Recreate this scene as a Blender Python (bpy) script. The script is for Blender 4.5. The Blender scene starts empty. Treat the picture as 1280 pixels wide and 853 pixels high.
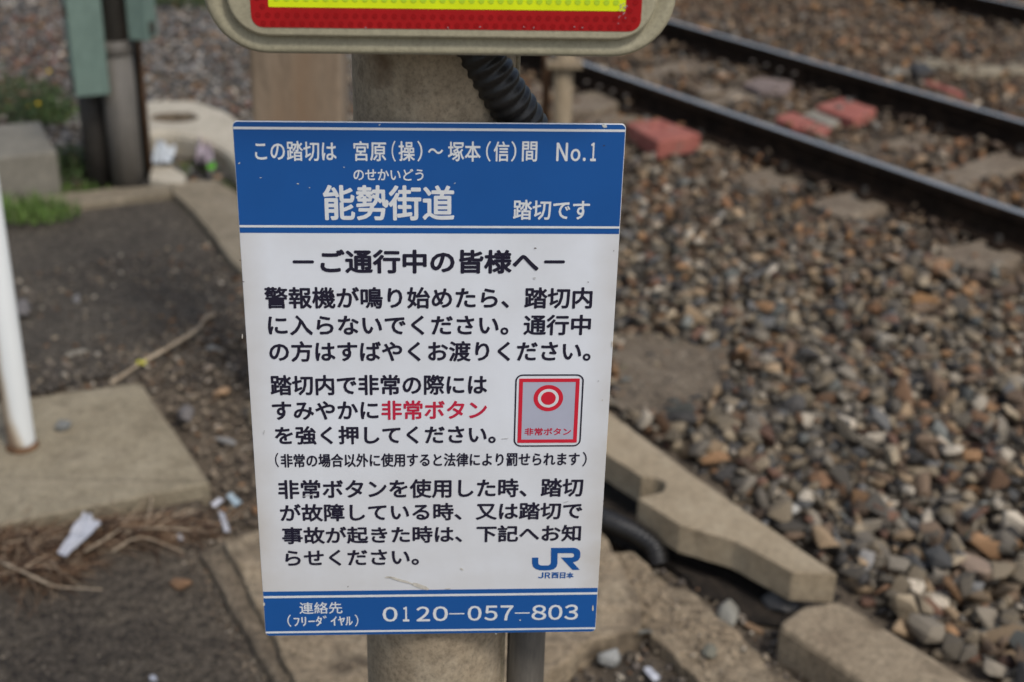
import bpy, bmesh, math, random
import numpy as np
from mathutils import Vector, Matrix, noise
from mathutils.geometry import tessellate_polygon
R = math.radians
rnd = random.Random(7)
npr = np.random.RandomState(11)
S = bpy.context.scene
COL = S.collection

# ------------------------------------------------------------------ camera
HC = 2.07
PITCH, ROLL, FPX = 0.44449508, -0.0260723, 1739.87
f_ = np.array([0, math.cos(PITCH), -math.sin(PITCH)])
d_ = np.array([0, -math.sin(PITCH), -math.cos(PITCH)])
x_ = np.array([1., 0, 0])
cr, sr = math.cos(ROLL), math.sin(ROLL)
CAMM = np.array([cr * x_ + sr * d_, -sr * x_ + cr * d_, f_])
CAMP = np.array([0, 0, HC])
cd = bpy.data.cameras.new('camera')
cam = bpy.data.objects.new('camera', cd)
COL.objects.link(cam)
cam.matrix_world = Matrix(((CAMM[0][0], -CAMM[1][0], -CAMM[2][0], 0), (CAMM[0][1], -CAMM[1][1], -CAMM[2][1], 0),
                           (CAMM[0][2], -CAMM[1][2], -CAMM[2][2], HC), (0, 0, 0, 1)))
cd.sensor_width = 36
cd.lens = FPX * 36 / 1280
cd.clip_start = .02
cd.clip_end = 1500
cd.dof.use_dof = True
cd.dof.focus_distance = 1.53
cd.dof.aperture_fstop = 4.0
S.camera = cam

# ------------------------------------------------------------------ sky and sun (overcast)
SUN_EL, SUN_AZ = 54, 142          # degrees; azimuth clockwise from +Y
w = bpy.data.worlds.new('World'); S.world = w; w.use_nodes = True
nt = w.node_tree
sky = nt.nodes.new('ShaderNodeTexSky'); sky.sky_type = 'NISHITA'; sky.sun_disc = False
sky.sun_elevation = R(SUN_EL); sky.sun_rotation = R(SUN_AZ)
sky.air_density = 1.0; sky.dust_density = 2.5; sky.ozone_density = 1.0
hsv = nt.nodes.new('ShaderNodeHueSaturation'); hsv.inputs['Saturation'].default_value = .8
nt.links.new(sky.outputs[0], hsv.inputs['Color'])
nt.links.new(hsv.outputs[0], nt.nodes['Background'].inputs[0])
nt.nodes['Background'].inputs[1].default_value = .12
sd = bpy.data.lights.new('sun', 'SUN'); sd.energy = 1.6; sd.angle = R(13); sd.color = (1, .985, .965)
sun = bpy.data.objects.new('sun', sd); COL.objects.link(sun)
az = R(SUN_AZ); el = R(SUN_EL)
sdir = Vector((math.sin(az) * math.cos(el), math.cos(az) * math.cos(el), math.sin(el)))
sun.rotation_euler = sdir.to_track_quat('Z', 'Y').to_euler()
sun.location = (-3, -3, 8)
S.view_settings.view_transform = 'Standard'; S.view_settings.look = 'None'
S.view_settings.exposure = 0.22; S.view_settings.gamma = 1
S.cycles.use_denoising = True

# ------------------------------------------------------------------ helpers
def ray(x, y):
    return CAMM.T @ np.array([(x - 640) / FPX, (y - 426.5) / FPX, 1.])
def g(x, y, z=0.):
    r = ray(x, y); q = CAMP + r * ((HC - z) / -r[2]); return (float(q[0]), float(q[1]))
def gv(x, y, z=0.):
    a = g(x, y, z); return Vector((a[0], a[1], z))
def atdepth(x, y, Y):
    r = ray(x, y); q = CAMP + r * (Y / r[1]); return Vector([float(k) for k in q])
def tag(o, label=None, cat=None, group=None, kind=None):
    if label: o['label'] = label
    if cat: o['category'] = cat
    if group: o['group'] = group
    if kind: o['kind'] = kind
    return o
def empty(name, loc, label=None, cat=None, group=None, rz=0):
    o = bpy.data.objects.new(name, None); COL.objects.link(o); o.location = loc; o.rotation_euler = (0, 0, rz)
    o.empty_display_size = .05
    return tag(o, label, cat, group)
def link(name, me, mat, parent=None, loc=None):
    o = bpy.data.objects.new(name, me); COL.objects.link(o)
    if mat and not me.materials: me.materials.append(mat)
    if loc is not None: o.location = loc
    if parent: o.parent = parent
    return o
def mesh(name, V, F, mat, parent=None, loc=None, smooth=False, origin=None):
    V = [tuple(v) for v in V]
    if origin is not None:
        V = [(v[0] - origin[0], v[1] - origin[1], v[2] - origin[2]) for v in V]
        loc = origin
    me = bpy.data.meshes.new(name); me.from_pydata(V, [], F); me.validate(); me.update()
    bm = bmesh.new(); bm.from_mesh(me); bmesh.ops.recalc_face_normals(bm, faces=bm.faces); bm.to_mesh(me); bm.free()
    if smooth: me.polygons.foreach_set('use_smooth', [True] * len(me.polygons))
    return link(name, me, mat, parent, loc)
def flat(name, V, F, mat, parent=None, loc=None):       # open sheets: keep the given winding
    me = bpy.data.meshes.new(name); me.from_pydata([tuple(v) for v in V], [], F); me.update()
    return link(name, me, mat, parent, loc)
def box(name, c, s, mat, parent=None, bevel=0, rz=0, seg=2, rot=None):
    bm = bmesh.new(); bmesh.ops.create_cube(bm, size=1)
    bmesh.ops.scale(bm, vec=s, verts=bm.verts)
    if bevel: bmesh.ops.bevel(bm, geom=bm.edges[:], offset=bevel, segments=seg, affect='EDGES', profile=.5)
    me = bpy.data.meshes.new(name); bm.to_mesh(me); bm.free()
    o = link(name, me, mat, parent, c); o.rotation_euler = rot if rot else (0, 0, rz)
    return o
def cyl(name, p0, p1, r0, r1, mat, parent=None, n=24, smooth=True, local=None):
    """tapered rod from p0 to p1"""
    return tube(name, [p0, p1], [r0, r1], mat, parent, n, smooth)
def tube(name, P, rad, mat, parent=None, n=16, smooth=True, cap=True, origin=None):
    P = [Vector(p) for p in P]; V = []; F = []
    up = Vector((0, 0, 1)); prev = None
    for i, p in enumerate(P):
        t = (P[min(i + 1, len(P) - 1)] - P[max(i - 1, 0)]).normalized()
        if prev is None:
            a = t.cross(Vector((1, 0, 0)) if abs(t.x) < .8 else Vector((0, 1, 0))).normalized()
        else:
            a = (prev - t * prev.dot(t)).normalized()
        prev = a; b = t.cross(a); r = rad[i] if hasattr(rad, '__len__') else rad
        for k in range(n):
            an = 2 * math.pi * k / n
            V.append(p + a * (r * math.cos(an)) + b * (r * math.sin(an)))
    for i in range(len(P) - 1):
        for k in range(n):
            F.append((i * n + k, i * n + (k + 1) % n, (i + 1) * n + (k + 1) % n, (i + 1) * n + k))
    if cap:
        F.append(tuple(range(n))[::-1]); F.append(tuple(range((len(P) - 1) * n, len(P) * n)))
    o = mesh(name, V, F, mat, parent, origin=origin)
    if smooth:
        me = o.data
        me.polygons.foreach_set('use_smooth', [len(p.vertices) == 4 for p in me.polygons])
    return o
def catmull(P, step):
    P = [Vector(p) for p in P]; P = [P[0] * 2 - P[1]] + P + [P[-1] * 2 - P[-2]]; out = []
    for i in range(1, len(P) - 2):
        n = max(2, int((P[i + 1] - P[i]).length / step))
        for k in range(n):
            t = k / n; a, b, c, d = P[i - 1:i + 3]
            out.append(.5 * ((2 * b) + (c - a) * t + (2 * a - 5 * b + 4 * c - d) * t * t + (3 * b - a - 3 * c + d) * t ** 3))
    out.append(P[-2]); return out
def round_poly(pts, r, n=5):
    out = []; N = len(pts)
    rr = r if hasattr(r, '__len__') else [r] * N
    for i in range(N):
        p = Vector(pts[i][:2]); a = Vector(pts[i - 1][:2]) - p; b = Vector(pts[(i + 1) % N][:2]) - p
        la, lb = a.length, b.length; q = min(rr[i], la * .45, lb * .45)
        if q < 1e-5: out.append((p.x, p.y)); continue
        s = p + a * (q / la); e = p + b * (q / lb)
        for k in range(n + 1):
            t = k / n; v = s * (1 - t) ** 2 + p * 2 * t * (1 - t) + e * t * t; out.append((v.x, v.y))
    return out
def resample(pts, step, jit, seed=0.):
    out = []; N = len(pts)
    for i in range(N):
        a = Vector(pts[i]); b = Vector(pts[(i + 1) % N]); n = max(1, int((b - a).length / step))
        for k in range(n):
            p = a.lerp(b, k / n)
            v = noise.noise_vector(Vector((p.x * 9 + seed, p.y * 9, seed))) + .6 * noise.noise_vector(Vector((p.x * 37 + seed, p.y * 37, 3)))
            out.append((p.x + v.x * jit, p.y + v.y * jit))
    return out
def inset(pts, dd):
    N = len(pts); A = sum(pts[i][0] * pts[(i + 1) % N][1] - pts[(i + 1) % N][0] * pts[i][1] for i in range(N))
    sgn = 1 if A > 0 else -1; out = []
    for i in range(N):
        a = Vector(pts[i - 1]); p = Vector(pts[i]); b = Vector(pts[(i + 1) % N])
        t = (b - a); t = t.normalized() if t.length > 1e-9 else Vector((1, 0))
        nn = Vector((-t.y, t.x)) * sgn
        out.append((p.x + nn.x * dd, p.y + nn.y * dd))
    return out
def tess(pts):
    return [tuple(t) for t in tessellate_polygon([[Vector((p[0], p[1], 0)) for p in pts]])]
def slab(name, pts, z0, z1, bev, mat, parent=None, step=.02, jit=.002, seed=0., label=None, cat=None, group=None, origin=None, zj=0., tilt=None):
    """solid plate of the outline pts with worn, rounded rims"""
    p = resample(pts, step, jit, seed); N = len(p)
    ins = [(0, z0), (0, z1 - bev), (bev * .3, z1 - bev * .3), (bev, z1)]
    c = (sum(q[0] for q in p) / N, sum(q[1] for q in p) / N)
    if origin is None: origin = (c[0], c[1], z0)
    V = []
    for k, (dd, z) in enumerate(ins):
        q = inset(p, dd)
        for a in q:
            h = z
            if zj and k: h += zj * noise.noise(Vector((a[0] * 14, a[1] * 14, seed)))
            if tilt and k: h += tilt[0] * (a[0] - c[0]) + tilt[1] * (a[1] - c[1])
            V.append((a[0] - origin[0], a[1] - origin[1], h - origin[2]))
    F = []
    for k in range(3):
        for i in range(N):
            F.append((k * N + i, k * N + (i + 1) % N, (k + 1) * N + (i + 1) % N, (k + 1) * N + i))
    T = tess(p)
    F += [tuple(3 * N + i for i in t) for t in T]
    F += [tuple(t[::-1]) for t in T]
    o = mesh(name, V, F, mat, parent, loc=origin if parent is None else origin)
    return tag(o, label, cat, group)
def sheet(name, pts, z, mat, step=.02, jit=.03, seed=0.):
    p = resample(pts, step, jit, seed)
    c = (sum(q[0] for q in p) / len(p), sum(q[1] for q in p) / len(p))
    V = [(a - c[0], b - c[1], 0) for a, b in p]
    F = []
    for t in tess(p):
        a, b, d = (Vector(V[i]) for i in t)
        F.append(t if (b - a).cross(d - a).z > 0 else t[::-1])
    o = flat(name, V, F, mat, loc=(c[0], c[1], z)); o['kind'] = 'structure'; return o
def inside(x, y, P):
    c = False; n = len(P); j = n - 1
    for i in range(n):
        if (P[i][1] > y) != (P[j][1] > y) and x < (P[j][0] - P[i][0]) * (y - P[i][1]) / (P[j][1] - P[i][1]) + P[i][0]: c = not c
        j = i
    return c

# ------------------------------------------------------------------ materials
def new_mat(name):
    m = bpy.data.materials.new(name); m.use_nodes = True
    return m, m.node_tree, m.node_tree.nodes['Principled BSDF']
def ramp(nt, stops):
    r = nt.nodes.new('ShaderNodeValToRGB'); e = r.color_ramp.elements
    while len(e) < len(stops): e.new(.5)
    for k, (p, c) in enumerate(stops):
        e[k].position = p; e[k].color = (*c, 1) if len(c) == 3 else c
    return r
def rough_mat(name, c1, c2, c3=None, scale=6, fine=120, speck=.25, bump=.4, dist=.002, rough=.9, spec=.3, pit=0, metallic=0, stain=None, stretch=None, k=.72):
    """broad patches of colour + fine grain + optional pits; all in object space"""
    dk = lambda c: (c[0] * k * 1.08, c[1] * k, c[2] * k * .86)
    c1, c2 = dk(c1), dk(c2); c3 = dk(c3) if c3 else None
    if stain: stain = (stain[0], stain[1], dk(stain[2]))
    m, nt, b = new_mat(name); N = nt.nodes; L = nt.links
    tc = N.new('ShaderNodeTexCoord'); src = tc.outputs['Object']
    if stretch:
        mp = N.new('ShaderNodeMapping'); mp.inputs['Scale'].default_value = stretch; L.new(src, mp.inputs[0]); src = mp.outputs[0]
    n1 = N.new('ShaderNodeTexNoise'); n1.inputs['Scale'].default_value = scale; n1.inputs['Detail'].default_value = 8; n1.inputs['Roughness'].default_value = .65
    n2 = N.new('ShaderNodeTexNoise'); n2.inputs['Scale'].default_value = fine; n2.inputs['Detail'].default_value = 4; n2.inputs['Roughness'].default_value = .7
    L.new(src, n1.inputs['Vector']); L.new(src, n2.inputs['Vector'])
    st = [(.3, c1), (.68, c2)] if c3 is None else [(.28, c1), (.5, c2), (.72, c3)]
    r1 = ramp(nt, st); L.new(n1.outputs[0], r1.inputs[0])
    r2 = ramp(nt, [(.3, (1 - speck * 1.6,) * 3), (.5, (1, 1, 1)), (.72, (1 + speck,) * 3)]); L.new(n2.outputs[0], r2.inputs[0])
    mx = N.new('ShaderNodeMix'); mx.data_type = 'RGBA'; mx.blend_type = 'MULTIPLY'; mx.inputs[0].default_value = 1
    L.new(r1.outputs[0], mx.inputs[6]); L.new(r2.outputs[0], mx.inputs[7]); colr = mx.outputs[2]
    n4 = N.new('ShaderNodeTexNoise'); n4.inputs['Scale'].default_value = fine * .28; n4.inputs['Detail'].default_value = 5; n4.inputs['Roughness'].default_value = .75; L.new(src, n4.inputs['Vector'])
    r4 = ramp(nt, [(.34, (1 - speck * 1.1,) * 3), (.5, (1, 1, 1)), (.66, (1 + speck * .8,) * 3)]); L.new(n4.outputs[0], r4.inputs[0])
    m4 = N.new('ShaderNodeMix'); m4.data_type = 'RGBA'; m4.blend_type = 'MULTIPLY'; m4.inputs[0].default_value = 1
    L.new(colr, m4.inputs[6]); L.new(r4.outputs[0], m4.inputs[7]); colr = m4.outputs[2]
    hs = N.new('ShaderNodeMath'); hs.operation = 'MULTIPLY_ADD'; L.new(n4.outputs[0], hs.inputs[0]); hs.inputs[1].default_value = 2.0; L.new(n2.outputs[0], hs.inputs[2])
    h = hs.outputs[0]
    if pit:
        vo = N.new('ShaderNodeTexVoronoi'); vo.inputs['Scale'].default_value = pit; L.new(src, vo.inputs['Vector'])
        rp = ramp(nt, [(.08, (.45, .42, .38)), (.2, (1, 1, 1))]); L.new(vo.outputs['Distance'], rp.inputs[0])
        m2 = N.new('ShaderNodeMix'); m2.data_type = 'RGBA'; m2.blend_type = 'MULTIPLY'; m2.inputs[0].default_value = .8
        L.new(colr, m2.inputs[6]); L.new(rp.outputs[0], m2.inputs[7]); colr = m2.outputs[2]
        ad = N.new('ShaderNodeMath'); ad.operation = 'ADD'; L.new(h, ad.inputs[0]); L.new(rp.outputs[0], ad.inputs[1]); h = ad.outputs[0]
    if stain:
        sc, th, scol = stain
        n3 = N.new('ShaderNodeTexNoise'); n3.inputs['Scale'].default_value = sc; n3.inputs['Detail'].default_value = 6; L.new(src, n3.inputs['Vector'])
        r3 = ramp(nt, [(th, (0, 0, 0)), (th + .12, (1, 1, 1))]); L.new(n3.outputs[0], r3.inputs[0])
        m3 = N.new('ShaderNodeMix'); m3.data_type = 'RGBA'; L.new(r3.outputs[0], m3.inputs[0]); L.new(colr, m3.inputs[6]); m3.inputs[7].default_value = (*scol, 1); colr = m3.outputs[2]
    L.new(colr, b.inputs['Base Color'])
    b.inputs['Roughness'].default_value = rough; b.inputs['Specular IOR Level'].default_value = spec; b.inputs['Metallic'].default_value = metallic
    bp = N.new('ShaderNodeBump'); bp.inputs['Strength'].default_value = bump; bp.inputs['Distance'].default_value = dist
    L.new(h, bp.inputs['Height']); L.new(bp.outputs[0], b.inputs['Normal'])
    return m
def plain(name, c, rough=.5, spec=.4, metallic=0, var=.0, vscale=40):
    m, nt, b = new_mat(name)
    b.inputs['Roughness'].default_value = rough; b.inputs['Specular IOR Level'].default_value = spec; b.inputs['Metallic'].default_value = metallic
    N = nt.nodes; L = nt.links
    tc = N.new('ShaderNodeTexCoord'); n = N.new('ShaderNodeTexNoise'); n.inputs['Scale'].default_value = vscale; n.inputs['Detail'].default_value = 5
    L.new(tc.outputs['Object'], n.inputs['Vector'])
    r = ramp(nt, [(.3, tuple(k * (1 - var) for k in c)), (.7, tuple(k * (1 + var) for k in c))]); L.new(n.outputs[0], r.inputs[0])
    L.new(r.outputs[0], b.inputs['Base Color'])
    return m
def attr_mat(name, obj_colour=False, rough=.85, noise_amt=.35, two_sided=False):
    m, nt, b = new_mat(name); N = nt.nodes; L = nt.links
    if obj_colour:
        a = N.new('ShaderNodeObjectInfo'); c = a.outputs['Color']
    else:
        a = N.new('ShaderNodeAttribute'); a.attribute_name = 'tint'; c = a.outputs['Color']
    tc = N.new('ShaderNodeTexCoord'); n = N.new('ShaderNodeTexNoise'); n.inputs['Scale'].default_value = 70; n.inputs['Detail'].default_value = 6; n.inputs['Roughness'].default_value = .7
    L.new(tc.outputs['Object'], n.inputs['Vector'])
    r = ramp(nt, [(.3, (1 - noise_amt,) * 3), (.7, (1 + noise_amt,) * 3)]); L.new(n.outputs[0], r.inputs[0])
    mx = N.new('ShaderNodeMix'); mx.data_type = 'RGBA'; mx.blend_type = 'MULTIPLY'; mx.inputs[0].default_value = 1
    L.new(c, mx.inputs[6]); L.new(r.outputs[0], mx.inputs[7]); L.new(mx.outputs[2], b.inputs['Base Color'])
    bp = N.new('ShaderNodeBump'); bp.inputs['Strength'].default_value = .5; bp.inputs['Distance'].default_value = .002
    L.new(n.outputs[0], bp.inputs['Height']); L.new(bp.outputs[0], b.inputs['Normal'])
    b.inputs['Roughness'].default_value = rough; b.inputs['Specular IOR Level'].default_value = .3
    return m
M = {}
M['dirt'] = rough_mat('dirt', (.095, .077, .062), (.165, .137, .11), (.23, .195, .16), scale=5, fine=90, speck=.4, bump=.9, dist=.006, stain=(2.2, .56, (.06, .052, .045)))
M['asphalt'] = rough_mat('asphalt', (.070, .062, .054), (.105, .094, .082), (.14, .125, .106), scale=7, fine=130, speck=.75, bump=1, dist=.004, pit=120)
M['asphalt_path'] = rough_mat('asphalt_path', (.074, .063, .053), (.115, .099, .083), (.165, .142, .115), scale=9, fine=120, speck=.75, bump=1, dist=.004, pit=90)
M['slab'] = rough_mat('slab_concrete', (.26, .227, .172), (.355, .318, .245), (.43, .39, .31), scale=7, fine=160, speck=.22, bump=.6, dist=.002, pit=55, stain=(9, .62, (.2, .17, .13)))
M['kerb'] = rough_mat('kerb_concrete', (.31, .26, .19), (.43, .365, .275), (.50, .44, .345), scale=9, fine=240, speck=.18, bump=.45, dist=.0015, pit=90, stain=(12, .66, (.22, .18, .13)))
M['kerb2'] = rough_mat('brown_kerb_concrete', (.25, .20, .15), (.37, .31, .235), (.45, .385, .30), scale=6, fine=200, speck=.3, bump=.6, dist=.002, pit=80, stain=(5, .52, (.16, .125, .09)))
M['cracked'] = rough_mat('worn_concrete', (.23, .187, .138), (.37, .305, .228), (.46, .395, .305), scale=8, fine=150, speck=.35, bump=.9, dist=.003, pit=60, stain=(7, .58, (.13, .105, .08)))
M['flank'] = rough_mat('damp_stained_concrete', (.13, .107, .084), (.22, .183, .143), (.30, .255, .20), scale=9, fine=120, speck=.4, bump=.9, dist=.003, pit=50)  # stained kerb flank; also serves as painted shade inside the barrier foot's hole
M['dusty'] = rough_mat('dusty_soil', (.15, .122, .095), (.22, .185, .148), (.29, .25, .205), scale=7, fine=90, speck=.35, bump=.9, dist=.005)
M['damp'] = rough_mat('damp_soil', (.022, .018, .015), (.05, .04, .032), scale=12, fine=90, speck=.5, bump=1, dist=.006)  # soil colour blackened to carry the shade of the hollow
M['border'] = rough_mat('border_concrete', (.20, .175, .14), (.29, .255, .20), (.35, .315, .26), scale=5, fine=120, speck=.25, bump=.6, dist=.002, stain=(4, .6, (.15, .13, .10)))
M['greyblock'] = rough_mat('grey_block_concrete', (.20, .195, .18), (.30, .295, .27), scale=6, fine=140, speck=.15, bump=.4)
M['white_conc'] = rough_mat('pale_moulded_concrete', (.5, .475, .42), (.66, .63, .57), scale=8, fine=140, speck=.12, bump=.3, stain=(9, .62, (.32, .29, .24)))
M['sleeper'] = rough_mat('sleeper_concrete', (.17, .135, .11), (.25, .21, .17), (.30, .26, .215), scale=7, fine=110, speck=.3, bump=.6, dist=.003)
M['pole'] = rough_mat('pole_concrete', (.30, .25, .19), (.42, .36, .28), (.50, .445, .365), scale=16, fine=190, speck=.2, bump=.4, dist=.0008, stretch=(1, 1, .85), stain=(11, .63, (.2, .145, .10)))
M['brown_post'] = rough_mat('stained_post', (.23, .185, .145), (.29, .235, .185), (.33, .28, .23), scale=4, fine=60, speck=.15, bump=.3, stretch=(1.4, 1.4, .25), stain=(2.2, .55, (.28, .2, .14)))
M['tan_steel'] = rough_mat('tan_rusty_steel', (.25, .20, .14), (.36, .31, .24), scale=14, fine=90, speck=.2, bump=.2, stretch=(3, 3, .4))
M['rusty'] = rough_mat('rusty_steel', (.13, .07, .04), (.22, .13, .075), scale=20, fine=110, speck=.4, bump=.4)
M['rail_side'] = rough_mat('rail_side', (.016, .012, .010), (.030, .021, .016), (.05, .032, .022), scale=9, fine=90, speck=.4, bump=.4, rough=.9, spec=.1)
M['rail_top'] = rough_mat('rail_running_surface', (.78, .79, .82), (.95, .95, .97), scale=3, fine=60, speck=.1, bump=.05, rough=.38, metallic=.9, stretch=(.3, 6, 6))
M['red_cover'] = rough_mat('faded_red_cover', (.36, .115, .10), (.47, .18, .155), scale=9, fine=80, speck=.2, bump=.2, stain=(13, .6, (.3, .19, .17)))
M['grey_plate'] = rough_mat('grey_plate', (.25, .25, .23), (.38, .37, .34), scale=9, fine=80, speck=.2, bump=.2)
M['pad'] = rough_mat('dusty_purple_pad', (.2, .165, .165), (.30, .25, .25), scale=9, fine=80, speck=.25, bump=.3)
M['bolt'] = rough_mat('bolt_metal', (.17, .155, .15), (.27, .25, .24), scale=40, fine=200, bump=.2, rough=.6)
M['teal'] = rough_mat('teal_paint', (.17, .265, .255), (.21, .315, .30), scale=4, fine=60, speck=.08, bump=.1, rough=.55, stain=(10, .7, (.14, .17, .16)))
M['pipe_grey'] = rough_mat('grey_pvc', (.13, .126, .122), (.19, .184, .18), scale=6, fine=70, speck=.15, bump=.1, rough=.6, stretch=(2, 2, .3))
M['pipe_dark'] = rough_mat('dark_pipe', (.045, .043, .042), (.08, .075, .072), scale=6, fine=70, speck=.15, bump=.1, rough=.6)
M['pipe_mid'] = rough_mat('smooth_grey_pipe', (.10, .095, .088), (.145, .135, .125), scale=6, fine=120, speck=.12, bump=.15, rough=.55, stretch=(2, 2, .3))
M['black_plastic'] = rough_mat('black_corrugated_plastic', (.012, .012, .013), (.024, .023, .023), scale=9, fine=120, speck=.2, bump=.15, rough=.42, spec=.5)
M['damp_rubber'] = rough_mat('dusty_black_rubber', (.010, .009, .009), (.018, .016, .015), scale=9, fine=120, speck=.2, bump=.3, rough=.95, spec=.1)  # cable black deepened to paint in the shade under the lid
M['cream_plastic'] = rough_mat('cream_casing_plastic', (.29, .28, .215), (.35, .34, .265), scale=6, fine=260, speck=.1, bump=.15, dist=.0006, rough=.6, k=1.02, stain=(11, .66, (.235, .235, .175)))
M['black_vinyl'] = plain('dark_navy_ink', (.014, .012, .028), .45)
M['white_metal'] = None
M['blue'] = plain('blue_enamel', (.008, .088, .31), .38, .5, var=.06, vscale=9)
M['logo_blue'] = plain('logo_blue', (.008, .088, .31), .4)
M['red_ink'] = plain('red_ink', (.52, .02, .055), .4, var=.05)
M['icon_red'] = plain('icon_red', (.62, .018, .04), .4, var=.05)
M['icon_grey'] = plain('icon_pale_grey', (.44, .45, .53), .4, var=.03)
M['red_sheet'] = plain('red_reflective_sheet', (.38, .006, .008), .3, .5, var=.1, vscale=30)
M['red_cell'] = plain('red_reflective_cell', (.31, .004, .006), .25, .5)
M['yellow_sheet'] = plain('yellow_reflective_sheet', (.72, .83, .008), .3, .5, var=.05)
M['yellow_cell'] = plain('yellow_reflective_cell', (.47, .66, .03), .25, .5)
M['off_white_ink'] = plain('off_white_ink', (.70, .71, .70), .45, var=.05, vscale=120)
M['scratch'] = plain('bare_chip', (.55, .56, .52), .6, var=.2, vscale=400)
M['mark_dark'] = plain('dark_speck', (.09, .06, .05), .8, var=.3, vscale=400)
M['mark_brown'] = plain('brown_smear', (.56, .52, .44), .8, var=.15, vscale=300)
M['mark_faint'] = plain('faint_scuff', (.50, .50, .49), .7, var=.1, vscale=300)
M['stone'] = attr_mat('ballast_fill_stone'); M['stone_one'] = attr_mat('ballast_stone', True)
M['leaf'] = attr_mat('weed_leaf', rough=.55, noise_amt=.15)
M['straw'] = attr_mat('dry_grass', rough=.8, noise_amt=.2)
M['plastic_scrap'] = plain('white_plastic_scrap', (.5, .5, .52), .4, var=.06, vscale=30)
M['bag'] = plain('crumpled_clear_plastic', (.5, .52, .52), .3, var=.12)
M['pinkbag'] = plain('pink_white_wrapper', (.42, .35, .37), .35, var=.12)
M['greenbit'] = plain('green_wrapper', (.16, .5, .05), .4)
M['bluebit'] = plain('blue_printed_paper', (.36, .44, .47), .5)
M['flower'] = plain('yellow_petal', (.75, .5, .02), .6)
M['flower2'] = plain('yellow_green_leaf', (.62, .58, .03), .6)
M['twig'] = rough_mat('dry_twig', (.30, .24, .18), (.60, .52, .42), scale=20, fine=200, speck=.2, k=.9)

# white-painted pole with rust on its left side
def pole_paint():
    m, nt, b = new_mat('white_paint_with_rust'); N = nt.nodes; L = nt.links
    tc = N.new('ShaderNodeTexCoord'); sp_ = N.new('ShaderNodeSeparateXYZ'); L.new(tc.outputs['Object'], sp_.inputs[0])
    n = N.new('ShaderNodeTexNoise'); n.inputs['Scale'].default_value = 7; n.inputs['Detail'].default_value = 6
    mp = N.new('ShaderNodeMapping'); mp.inputs['Scale'].default_value = (1, 1, .35); L.new(tc.outputs['Object'], mp.inputs[0]); L.new(mp.outputs[0], n.inputs['Vector'])
    # rust streak: left flank, and the last centimetres above the foot
    a = N.new('ShaderNodeMath'); a.operation = 'MULTIPLY_ADD'; L.new(sp_.outputs['X'], a.inputs[0]); a.inputs[1].default_value = -14; L.new(n.outputs[0], a.inputs[2])
    f = N.new('ShaderNodeMapRange'); L.new(sp_.outputs['Z'], f.inputs[0]); f.inputs[1].default_value = .0; f.inputs[2].default_value = .10; f.inputs[3].default_value = .22; f.inputs[4].default_value = 0
    a2 = N.new('ShaderNodeMath'); a2.operation = 'ADD'; L.new(a.outputs[0], a2.inputs[0]); L.new(f.outputs[0], a2.inputs[1])
    r = ramp(nt, [(.45, (.74, .75, .72)), (.68, (.5, .42, .31)), (.85, (.25, .17, .11))]); L.new(a2.outputs[0], r.inputs[0])
    L.new(r.outputs[0], b.inputs['Base Color']); b.inputs['Roughness'].default_value = .45
    return m
M['rust_white'] = pole_paint()

def board_white():
    m, nt, b = new_mat('white_enamel'); N = nt.nodes; L = nt.links
    tc = N.new('ShaderNodeTexCoord')
    n = N.new('ShaderNodeTexNoise'); n.inputs['Scale'].default_value = 7; n.inputs['Detail'].default_value = 8; n.inputs['Roughness'].default_value = .6
    L.new(tc.outputs['Object'], n.inputs['Vector'])
    r = ramp(nt, [(.35, (.69, .70, .71)), (.6, (.765, .785, .81))]); L.new(n.outputs[0], r.inputs[0])
    # grime gathers along the two side rims and the foot of the plate
    s = N.new('ShaderNodeSeparateXYZ'); L.new(tc.outputs['Object'], s.inputs[0])
    ab = N.new('ShaderNodeMath'); ab.operation = 'ABSOLUTE'; L.new(s.outputs['X'], ab.inputs[0])
    e = N.new('ShaderNodeMapRange'); L.new(ab.outputs[0], e.inputs[0]); e.inputs[1].default_value = .17; e.inputs[2].default_value = .2; e.inputs[3].default_value = 0; e.inputs[4].default_value = .55
    z = N.new('ShaderNodeMapRange'); L.new(s.outputs['Z'], z.inputs[0]); z.inputs[1].default_value = .30; z.inputs[2].default_value = .03; z.inputs[3].default_value = 0; z.inputs[4].default_value = .45
    ad = N.new('ShaderNodeMath'); ad.operation = 'ADD'; L.new(e.outputs[0], ad.inputs[0]); L.new(z.outputs[0], ad.inputs[1])
    mu = N.new('ShaderNodeMath'); mu.operation = 'MULTIPLY'; L.new(ad.outputs[0], mu.inputs[0])
    n2 = N.new('ShaderNodeTexNoise'); n2.inputs['Scale'].default_value = 16; n2.inputs['Detail'].default_value = 7; L.new(tc.outputs['Object'], n2.inputs['Vector'])
    rr = ramp(nt, [(.3, (.4, .4, .4)), (.7, (1, 1, 1))]); L.new(n2.outputs[0], rr.inputs[0]); L.new(rr.outputs[0], mu.inputs[1])
    mx = N.new('ShaderNodeMix'); mx.data_type = 'RGBA'; L.new(mu.outputs[0], mx.inputs[0]); L.new(r.outputs[0], mx.inputs[6]); mx.inputs[7].default_value = (.50, .45, .375, 1)
    L.new(mx.outputs[2], b.inputs['Base Color']); b.inputs['Roughness'].default_value = .42
    return m
M['enamel'] = board_white()

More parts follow.
